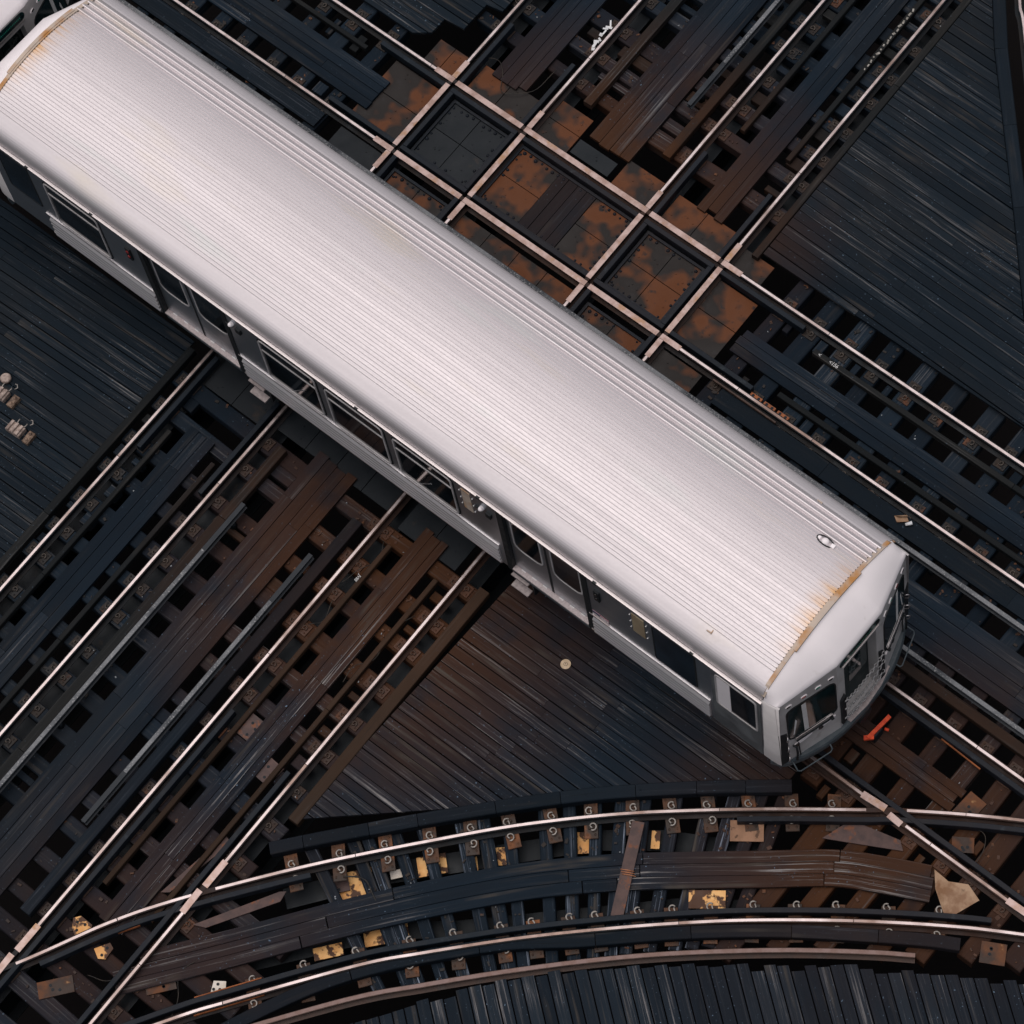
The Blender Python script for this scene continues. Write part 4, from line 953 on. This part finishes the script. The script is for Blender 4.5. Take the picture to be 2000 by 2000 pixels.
# roof: ribbed stainless sheet
sec=[]; y=-1.385
sec+=[(-q[0],q[1]) for q in EV[::-1][:-1:2]]+[(-1.2,zr(1.2))]
p=.0515; nrib=44; y0=-nrib*p/2
for k in range(nrib):
    a=y0+k*p
    if a>.715: continue
    for dy,dz in ((.003,0),(.039,0),(.0420,.0105),(.0465,.0110),(.0500,.001)): sec.append((a+dy,zr(a+dy)+dz))
for k in range(4):
    a=.765+.102*k
    for dy,dz in ((.004,-.004),(.020,.024),(.034,.032),(.050,.028),(.098,-.004)): sec.append((a+dy,zr(a+dy)+dz))
sec+=[(1.2,zr(1.2))]+[q for q in EV[2::2]]
b=MB((1,0,0)); xs=[-HR+2*HR*i/12 for i in range(13)]; k=len(sec)
for x in xs: b.v+= [(x,yy,z) for yy,z in sec]
for i in range(12):
    for j in range(k-1): b.face((i*k+j,i*k+j+1,(i+1)*k+j+1,(i+1)*k+j))
for x0,base in ((-HR,0),(HR,12*k)):
    n=b.add([(x0,yy,2.9) for yy in (-1.385,1.385)]); b.face([base+j for j in range(k)]+[n+1,n])
roof=b.build('roof',M['roof'],car)
# small caps and screws where the ribs end
b=MB()
for sg in (-1,1):
    for k in range(nrib):
        a=y0+k*p+.045; b.dome((sg*(HR-.035),a,zr(a)+.004),.011,6,2,.9)
b.build('rib_end',M['bolt'],roof)
b=MB(); b.tube([(6.50+.13*math.cos(t*math.pi/8)*(1 if abs(math.cos(t*math.pi/8))<.7 else 1.0),.70+.055*math.sin(t*math.pi/8),zr(.70)+.016) for t in range(16)],.010,5,True); b.build('light_gasket',M['under'],roof); b=MB()
b.dome((6.50,.70,zr(.7)),.055,12,4,.8); b.cbox((6.62,.70,zr(.70)-.01),(.03,0,0),(0,.03,0),.04,.006); b.cbox((6.40,.70,zr(.70)-.01),(.025,0,0),(0,.025,0),.03,.006)
b.build('roof_light',M['bonnet'],roof)
for sy in (-1,1):
    for x in (6.05,):
        b=MB(); yy=sy*1.16; b.obox((x,yy,zr(yy)+.012),(.035,0,0),(0,.006,0),(0,0,.012)); b.obox((x+.035,yy-sy*.02,zr(yy)+.012),(.006,0,0),(0,.03,0),(0,0,.012)); b.build('bracket',M['trim'],roof)
for sy in (-1,1):
    b=MB(); gy=1.405 if sy<0 else 1.372; b.box(-HR,HR,sy*gy-.016,sy*gy+.016,2.965,3.008); b.box(-HR,HR,sy*(gy+.022)-.005,sy*(gy+.022)+.005,2.98,3.016); g_=b.build('gutter',M['bright'],car)
    b=MB()
    for x in (-6.18,-4.9,.12,2.30,4.32,5.95): b.box(x-.03,x+.03,sy*(gy+.02)-.014,sy*(gy+.02)+.014,2.97,3.02)
    b.build('gutter_clip',M['dark'],g_)
def wx(x): return x+6.11
def side_parts(sy):
    U=Vector((1,0,0)); V=Vector((0,0,1)); 
    def pl(b,out,d0,d1,y=1.41):
        # U x V = -Y, so outward for the near side
        if sy<0: b.plate(out,(0,-y,0),(1,0,0),(0,0,1),d0,d1)
        else: b.plate([(-a,c) for a,c in out],(0,y,0),(-1,0,0),(0,0,1),d0,d1)
    def rg(b,o,i,d0,d1,y=1.41):
        if sy<0: b.ring(o,i,(0,-y,0),(1,0,0),(0,0,1),d0,d1)
        else: b.ring([(-a,c) for a,c in o],[(-a,c) for a,c in i],(0,y,0),(-1,0,0),(0,0,1),d0,d1)
    def R4(x0,x1,z0,z1): return [(x0,z0),(x1,z0),(x1,z1),(x0,z1)]
    doors=((wx(-10.10),wx(-8.52)),(wx(-3.47),wx(-2.01)))
    segs=((-HR,doors[0][0]),(doors[0][1],doors[1][0]),(doors[1][1],HR))
    for s0,s1 in segs:
        b=MB(); pl(b,R4(s0,s1,1.06,2.985),-.05,0); sp=b.build('side_panel',M['side'],car)
    for s0,s1 in ((wx(-12.33),doors[0][0]-.03),(doors[0][1]+.03,doors[1][0]-.15),(doors[1][1]+.0,wx(.08))):
        n=5; pr=[(sy*1.405,1.10)]
        for q in range(n):
            z=1.10+q*.103
            pr+=[(sy*1.412,z),(sy*1.452,z+.004),(sy*1.453,z+.048),(sy*1.412,z+.102)]
        pr+=[(sy*1.412,1.622),(sy*1.405,1.622)]
        b=MB(); b.sweep([(s0+.07,0),(s1,0)],pr,nrm=(0,1)); b.build('fluted_panel',M['flute'],car)
        b=MB(); pl(b,R4(s0,s1,1.625,1.665),0,.016); pl(b,R4(s0,s1,1.06,1.098),0,.018); b.build('belt_rail',M['bright'],car)
    # windows
    for a0,a1 in ((-12.0,-10.95),(-7.84,-6.80),(-6.60,-5.56),(-5.36,-4.32)):
        x0,x1=wx(a0),wx(a1); z0,z1=1.77,2.87
        o=rrect(x0-.035,x1+.035,z0-.035,z1+.035,.10); i_=rrect(x0,x1,z0,z1,.075); i2=rrect(x0+.018,x1-.018,z0+.018,z1-.018,.06)
        b=MB(); rg(b,o,rrect(x0-.015,x1+.015,z0-.015,z1+.015,.085),0,.010); w_=b.build('window',M['dark'],car)
        b=MB(); rg(b,rrect(x0-.014,x1+.014,z0-.014,z1+.014,.084),rrect(x0+.012,x1-.012,z0+.012,z1-.012,.065),0,.024); b.build('window_frame',M['frame'],w_)
        b=MB(); pl(b,i_,0,.006); b.build('pane',M['glass'],w_)
        b=MB(); pl(b,R4(x0+.02,x1-.02,2.575,2.61),.006,.022); b.build('sash_bar',M['frame'],w_)
        b=MB(); pl(b,R4(x0+.02,x1-.02,2.625,2.640),.006,.014); b.build('sash_edge',M['dark'],w_)
        if a0>-8 and a0!=-6.60:
            b=MB(); xm=x0+.42 if a0<-6 else x0+.30; pl(b,[(xm,1.80),(xm+.03,1.80),(xm+.30,2.15),(xm+.27,2.15)],.0062,.0075); b.build('grab_rail',M['side'],w_)
    for a0,a1,z0,z1,mt in ((-12.98,-12.36,1.80,2.86,'darkwin'),(-.83,-.14,1.80,2.88,'darkwin')):
        x0,x1=wx(a0),wx(a1); b=MB(); rg(b,rrect(x0-.02,x1+.02,z0-.02,z1+.02,.06),rrect(x0,x1,z0,z1,.05),0,.008); w_=b.build('window',M['dark'],car)
        b=MB(); pl(b,rrect(x0,x1,z0,z1,.05),0,.005); b.build('pane',M[mt],w_)
    # doors
    for d0,d1 in doors:
        b=MB(); pl(b,R4(d0,d1,1.06,2.98),-.14,-.09); b.build('door_pocket',M['dark'],car)
        for xa,xb in ((d0-.05,d0+.05),(d1-.05,d1+.05)):
            b=MB(); pl(b,[(xa,1.04),(xb,1.04),(xb,2.98),(xa,2.98)],-.05,.012); b.build('door_frame',M['dark'],car)
        xm=(d0+d1)/2
        for q,(xa,xb) in enumerate(((d0+.055,xm-.02),(xm+.02,d1-.055))):
            b=MB(); pl(b,R4(xa,xb,1.18,2.97),-.09,-.05); df=b.build('door',M['side'],car)
            wo=rrect(xa+.10,xb-.08,1.93,2.93,(.14,.14,.05,.05)); 
            b=MB(); rg(b,rrect(xa+.075,xb-.055,1.905,2.955,(.155,.155,.06,.06)),wo,-.05,-.036); b.build('door_window_frame',M['frame'],df)
            b=MB(); pl(b,wo,-.05,-.044); b.build('door_window',M['glass'],df)
        b=MB(); pl(b,R4(xm-.02,xm+.02,1.18,2.95),-.09,-.046); b.build('door_seal',M['dark'],car)
        b=MB(); b.box(d0+.05,d1-.05,min(sy*1.34,sy*1.435),max(sy*1.34,sy*1.435),1.125,1.165); th=b.build('door_threshold',M['threshold'],car)
        b=MB(); 
        for q in range(6):
            x=d0+.16+q*(d1-d0-.3)/6+(.10 if q>2 else 0); b.box(x,x+.075,min(sy*1.362,sy*1.378),max(sy*1.362,sy*1.378),1.166,1.171)
        b.build('threshold_marking',M['wht'],th)
        b=MB(); pl(b,R4(d0+.05,d1-.05,1.0,1.124),-.05,.01); b.build('sill_panel',M['bumper'],car)
    # wall details
    for a,z in ((-8.36,2.74),(-3.78,2.70)):
        b=MB(); x=wx(a); b.cyl((x,sy*1.41,z),(0,sy,0),.042,.045,12,.035); b.dome((x,sy*1.45,z+.015),.036,10,3); b.build('camera_dome',M['bonnet'],car)
        b=MB(); pl(b,R4(x+.07,x+.16,z-.14,z-.02),0,.04); pl(b,R4(x-.13,x+.0,z-.10,z-.07),0,.03); b.build('camera_bracket',M['dark'],car)
    for a,mt in ((-10.385,'redlens'),(-1.79,'darklens')):
        x=wx(a); b=MB(); pl(b,R4(x-.045,x+.045,2.40,2.70),0,.03); bx_=b.build('door_light',M['dark'],car)
        b=MB(); b.cyl((x,sy*1.438,2.62),(0,sy,0),.028,.015,10); b.cyl((x,sy*1.438,2.49),(0,sy,0),.028,.015,10); b.build('lens',M[mt],bx_)
    for a0,a1,z0,z1,mt in ((-1.19,-.98,2.24,2.84,'tan'),(-4.15,-3.99,2.24,2.84,'trim')):
        b=MB(); pl(b,R4(wx(a0),wx(a1),z0,z1),0,.010); pn=b.build('access_panel',M[mt],car)
        b=MB()
        for x in (wx(a0)-.035,wx(a1)+.035):
            for z in (z0+.08,z0+.28,z1-.1): b.cyl((x,sy*1.41,z),(0,sy,0),.010,.014,7)
        b.build('bolt',M['wht'],pn)
    x0,x1=wx(-2.0)+.06,wx(-1.66); b=MB(); pl(b,R4(x0,x1,1.675,1.83),0,.004); fl=b.build('flag_decal',M['flagred'],car)
    b=MB()
    for q in range(3): pl(b,R4(x0+.002,x1-.002,1.69+q*.045,1.71+q*.045),.004,.0055)
    b.build('flag_stripe',M['wht'],fl); b=MB(); pl(b,R4(x0,x0+.13,1.76,1.83),.004,.006); b.build('flag_canton',M['flagblue'],fl)
    # cab door
    x0,x1=wx(.14),wx(.96); b=MB(); pl(b,R4(x0,x1,1.06,2.95),0,.008); cd=b.build('cab_door',metal('cab_door_steel',(.16,.17,.18),(.2,.21,.22),3,metallic=.7),car)
    wx0,wx1=wx(.24),wx(.88); b=MB(); rg(b,rrect(wx0-.03,wx1+.03,1.84,2.88,.07),rrect(wx0,wx1,1.87,2.85,.05),.008,.022); b.build('cab_window_frame',M['frame'],cd)
    b=MB(); pl(b,rrect(wx0,wx1,1.87,2.85,.05),.008,.012); b.build('cab_window',M['glass'],cd)
    b=MB(); pl(b,R4(wx0+.0,wx0+.22,1.89,2.83),.012,.018); b.build('sliding_panel',M['bonnet'],cd)
    # footboards below the doors
    for a in (-3.34,-8.33):
        x=wx(a)
        for z,yy in ((.86,1.38),(.56,1.42)): b=MB(); b.box(x-.15,x+.15,min(sy*(yy-.06),sy*(yy+.05)),max(sy*(yy-.06),sy*(yy+.05)),z-.03,z); st_=b.build('footboard',M['step'],car)
        b=MB()
        for q in (-.18,.18): b.box(x+q-.012,x+q+.012,min(sy*1.27,sy*1.36),max(sy*1.27,sy*1.36),.45,1.06)
        b.build('footboard_hanger',M['under'],st_)
    for q in range(20):
        x=-6.4+q*.67+random.uniform(-.1,.1); L=random.uniform(.08,.24); z=random.uniform(.55,.85)
        b=MB(); b.box(x-L,x+L,min(sy*1.06,sy*1.22),max(sy*1.06,sy*1.22),z-.18,z+.16); b.build('equipment_box',M['under'],car)
side_parts(-1); side_parts(1)
b=MB(); b.box(-HR,HR,-1.36,1.36,.98,1.10); b.box(-HR+.2,HR-.2,-1.05,1.05,.55,.98); b.build('underframe',M['under'],car)
for x in (-5.12,5.12):
    b=MB(); b.box(x-1.1,x+1.1,-.98,-.86,.30,.52); b.box(x-1.1,x+1.1,.86,.98,.30,.52); b.box(x-.25,x+.25,-.9,.9,.34,.55); tk=b.build('bogie',M['under'],car)
    for dx in (-.84,.84):
        for sy in (-1,1):
            w_=MB(); w_.cyl((x+dx,sy*.69,.355),(0,sy,0),.355,.12,28,ch=.02); w_.cyl((x+dx,sy*.66,.355),(0,sy,0),.38,.03,28); w_.build('wheel',M['rail'],tk)
# ends
class TMB(MB):
    def __init__(s,fx=1,fy=1): s.fx,s.fy=fx,fy; super().__init__()
    def mesh(s,name,m):
        s.v=[(x*s.fx,y*s.fy,z) for x,y,z in s.v]; return super().mesh(name,m)
def brow(y):
    a=abs(y)
    return (7.575,3.225) if a<=.47 else (7.575-.275*(a-.47)/.89, 3.225-.13*(a-.47)/.89)
def end(sg):
    NT,NS=40,10; b=TMB(sg,sg); ts=[-1+2*i/NT for i in range(NT+1)]
    # keep the brow corners sharp
    ts=sorted(set([round(t,4) for t in ts]+[.3456,-.3456]))
    k=len(ts)
    for s in range(NS+1):
        q=s/NS
        for t in ts:
            ya=1.387*t; A=Vector((HR+.01,ya,max(zr(ya),3.03)+.004)); yb=1.36*t; bx_,bz=brow(yb); B=Vector((bx_,yb,bz))
            P=A.lerp(B,q); P.z+=.030*math.sin(math.pi*q)*(1-t*t)**.5+.008*math.sin(math.pi*q)
            b.v.append(tuple(P))
    for s in range(NS):
        for j in range(k-1): b.face((s*k+j,s*k+j+1,(s+1)*k+j+1,(s+1)*k+j),True)
    # lower lip of the brow down to the flat faces
    top=NS*k; fb=[]
    bot=lambda y: (7.655 if abs(y)<=.48 else 7.655-.29*(abs(y)-.48)/.91)
    for j,t in enumerate(ts):
        x,y,z=b.v[top+j]; b.v.append((x+.010,y*1.004,z-.045))
    for j in range(k-1): b.face((top+j,top+j+1,top+k+j+1,top+k+j),True)
    # faceted faces with a door opening in the middle one
    P0=[(7.365-.035*2.0,-1.39,3.07),(7.655-.035*2.12,-.48,3.19),(7.655-.035*2.12,.48,3.19),(7.365-.035*2.0,1.39,3.07)]; Q0=[(7.365,-1.39,1.07),(7.655,-.48,1.07),(7.655,.48,1.07),(7.365,1.39,1.07)]
    pc=b; cap=pc.build('end_cap',M['bonnet'],car)
    for sy in (-1,1):
        b=TMB(sg,sg)   # rounded corner post
        col=[(HR-.01,1.398),(HR+.10,1.397),(HR+.19,1.388),(7.345,1.375)]; lo=[(HR-.01,1.412),(HR+.12,1.412),(HR+.22,1.405),(7.365,1.39)]
        n=b.add([(x,sy*y,z) for (x,y),z in zip(col,(3.035,3.05,3.07,3.085))]+[(x,sy*y,1.05) for x,y in lo])
        for j in range(3): b.face((n+j,n+j+1,n+4+j+1,n+4+j),True)
        n2=b.add([(x,sy*(y-.03),z+.012) for (x,y),z in zip(col,(3.035,3.05,3.07,3.085))])
        for j in range(3): b.face((n+j,n+j+1,n2+j+1,n2+j),True)
        b.build('corner_post',M['post'],cap)
    for i in (0,2):
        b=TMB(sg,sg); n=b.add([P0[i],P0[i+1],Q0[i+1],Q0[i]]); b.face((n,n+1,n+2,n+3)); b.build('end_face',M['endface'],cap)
    O=Vector((7.655,-.48,1.07)); U=(0,1,0); V=(-.033,0,1)
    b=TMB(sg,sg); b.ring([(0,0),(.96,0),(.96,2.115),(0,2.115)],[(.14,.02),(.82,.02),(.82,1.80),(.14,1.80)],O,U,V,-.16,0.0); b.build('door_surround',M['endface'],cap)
    b=TMB(sg,sg); b.plate([(.13,.0),(.83,.0),(.83,1.82),(.13,1.82)],O,U,V,-.19,-.15); ed=b.build('end_door',M['enddoor'],cap)
    b=TMB(sg,sg); b.plate(rrect(.40,.78,.62,1.58,.05),O,U,V,-.15,-.143); b.build('end_door_window',M['cabglass'],ed)
    b=TMB(sg,sg); b.plate(rrect(.06,.90,1.915,2.085,.08),O,U,V,.0,.008); sn=b.build('destination_sign',M['cabglass'],cap)
    b=TMB(sg,sg)
    for q in range(22): b.plate([(.16+.03*q,1.985),(.178+.03*q,1.985),(.178+.03*q,2.01),(.16+.03*q,2.01)],O,U,V,.008,.0095)
    b.build('sign_dots',M['greenlens'],sn)
    b=TMB(sg,sg); b.plate([(.10,1.885),(.88,1.885),(.88,1.905),(.10,1.905)],O,U,V,.0,.018); b.build('sign_trim',M['bright'],sn)
    # trim where the ribbed roof meets the end
    b=TMB(sg,sg); n=36
    def band(y0,y1,x0,x1,dz):
        m_=24; base=len(b.v)
        for i in range(m_+1):
            y=y0+(y1-y0)*i/m_
            for x,z in ((x0,-.01),(x0,dz),(x1,dz),(x1,-.01)): b.v.append((x,y,max(zr(y),3.03)+z))
        for i in range(m_):
            for j in range(3): b.face((base+i*4+j,base+i*4+j+1,base+(i+1)*4+j+1,base+(i+1)*4+j))
        b.face((base,base+1,base+2,base+3)); b.face((base+m_*4,base+m_*4+1,base+m_*4+2,base+m_*4+3))
    band(-1.375,1.375,HR-.03,HR+.03,.016); band(-.74,.62,HR+.0,HR+.055,.026)
    b.build('roof_end_trim',M['trim'],roof)
    # bumper, treads, coupler
    arc=[(7.18,-1.38),(7.36,-1.28),(7.55,-.92),(7.665,-.5),(7.70,0),(7.665,.5),(7.55,.92),(7.36,1.28),(7.18,1.38)]
    b=TMB(sg,sg); b.sweep(crom(arc,4),[(-.03,.86),(-.05,.92),(-.05,1.03),(-.03,1.07),(.14,1.07),(.14,.86)]); bu=b.build('bumper',M['bumper'],car)
    b=TMB(sg,sg); b.prism([(7.60,-.34),(7.715,-.34),(7.745,0),(7.715,.34),(7.64,.62),(7.58,.62)],1.071,1.085); b.build('end_tread',M['step'],bu)
    b=TMB(sg,sg); b.cbox((7.45,0,.50),(.22,0,0),(0,.12,0),.22,.02); b.cyl((7.64,0,.61),(1,0,0),.13,.08,12); b.build('coupler',M['under'],car)
    # features of the slanted faces, mirrored left and right
    for fy in (1,-1):
        O2=Vector((7.365,-1.39,1.07)); U2=Vector((.29,.91,0)).normalized(); V2=Vector((-.035,0,1)).normalized()
        mb=lambda: TMB(sg,sg*fy)
        b=mb(); b.ring(rrect(.145,.925,.66,1.70,.13),rrect(.165,.905,.685,1.675,.11),O2,U2,V2,0,.012); wn=b.build('cab_windshield',M['dark'],cap)
        b=mb(); b.plate(rrect(.165,.905,.685,1.675,.11),O2,U2,V2,0,.007); b.build('pane',M['cabglass'],wn)
        b=mb(); b.plate([(.40,.72),(.47,.72),(.455,1.62),(.385,1.62)],O2,U2,V2,.007,.0085); b.build('cab_post',M['wht'],wn)
        b=mb(); b.plate([(.225,.80),(.24,.80),(.30,1.20),(.275,1.28)],O2,U2,V2,.007,.0085); b.build('visor_reflection',M['wht'],wn)  # white strip laid on the pane as a painted visor reflection
        b=mb(); b.plate([(.0,.0),(.13,.0),(.13,.98),(.0,1.06)],O2,U2,V2,0,.006); cpn=b.build('corner_panel',M['under'],cap)
        b=mb()
        for z in (.20,.55,.90):
            a=O2+U2*.13+V2*z; o_=U2.cross(V2)
            b.tube([a,a+o_*.05-U2*.02,a+o_*.06-U2*.04+V2*-.05,a+o_*.05-U2*.02-V2*.1,a-V2*.1],.010,6)
        b.build('grab_iron',M['bright'],cpn)
        b=mb(); a=O2+U2*.2; o_=U2.cross(V2); b.tube([a+V2*.46+o_*.01,a+V2*.44+o_*.05+U2*.03,a+V2*.25+o_*.06+U2*.03,a+V2*.0+o_*.05+U2*.02],.016,6); b.tube([a+U2*.08+V2*.48+o_*.02,a+U2*.09+V2*.05+o_*.03],.010,6); b.build('hose',M['dark'],cap)
        b=mb(); a=O2+U2*.25+V2*.60+o_*.03; c=O2+U2*.84+V2*.63+o_*.03; b.tube([a,c],.009,5); b.tube([a-V2*.03,c-V2*.03],.007,5); b.cyl(O2+U2*.82+V2*.60,o_,.025,.05,8); b.build('wiper',M['dark'],cap)
        b=mb(); b.plate([(.25,.625),(.84,.655),(.84,.69),(.25,.66)],O2,U2,V2,0,.02); b.build('windshield_sill',M['bright'],wn)
        for a,z in ((.36,.45),(.74,.53)):
            b=mb(); b.plate([(a+.13*math.cos(t*.3927)+.02*math.cos(t*.3927),z+.038*math.sin(t*.3927)+.035*math.cos(t*.3927)) for t in range(16)],O2,U2,V2,0,.014); hl=b.build('headlight',M['bonnet'],cap)
            b=mb(); b.cyl(O2+U2*(a-.10)+V2*(z-.03)+o_*.012,o_,.038,.016,10); b.build('lens',M['darklens'],hl)
        for a,mt in ((.20,'darklens'),(.44,'redlens'),(.66,'greenlens'),(.86,'darklens')):
            b=mb(); b.plate([(a+.05*math.cos(t*.524),1.83+.05*(a-.2)+.028*math.sin(t*.524)) for t in range(12)],O2,U2,V2,0,.014); ml=b.build('marker_light',M['bonnet'],cap)
            b=mb(); b.plate([(a-.01+.034*math.cos(t*.524),1.835+.05*(a-.2)+.02*math.sin(t*.524)) for t in range(12)],O2,U2,V2,.014,.02); b.build('lens',M[mt],ml)
        b=mb(); a=O2+U2*.16-V2*.04; c=O2+U2*.72-V2*.04; o3=Vector((o_.x,o_.y,0)); dn=Vector((0,0,-1))
        b.tube([a+o3*.02,a+o3*.14+dn*.10,a+o3*.16+dn*.12+U2*.04,c+o3*.16+dn*.12-U2*.04,c+o3*.14+dn*.10,c+o3*.02],.011,6); b.build('step_iron',M['bumper'],bu)
        # chain posts either side of the end door
        b=mb(); b.plate([(.02,.12),(.105,.12),(.105,1.02),(.02,.92)],O,U,V,.0,.035); b.build('chain_post',M['under'],cap)
    # safety chains
    def chain(p,q,sag):
        b=TMB(sg,sg); P=Vector(p); Q=Vector(q); n=int((Q-P).length/.052)+4; pr=None
        for i in range(n+1):
            t=i/n; c=P.lerp(Q,t); c.z-=sag*4*t*(1-t)
            if pr is not None:
                d=(c-pr).normalized(); m_=(c+pr)/2; s_=d.cross(Vector((1,0,0))).normalized(); s2=d.cross(s_)
                w_=(s_ if i%2 else s2)*.019; h_=d*.035
                b.tube([m_+w_*math.cos(a*1.047)+h_*math.sin(a*1.047) for a in range(6)],.0062,4,True)
            pr=c
        b.build('safety_chain',M['chain'],cap)
    for z0,z1,sag in ((2.0,2.10,.14),(1.70,1.80,.20),(1.36,1.44,.16)): chain((7.69,-.42,z0),(7.69,.42,z1),sag)
end(1); end(-1)
car2=copy_tree(car); car2.location.x-=15.56
tag(car2,'following silver train car of which only a white corner shows at the top left','train car','cars of the train')
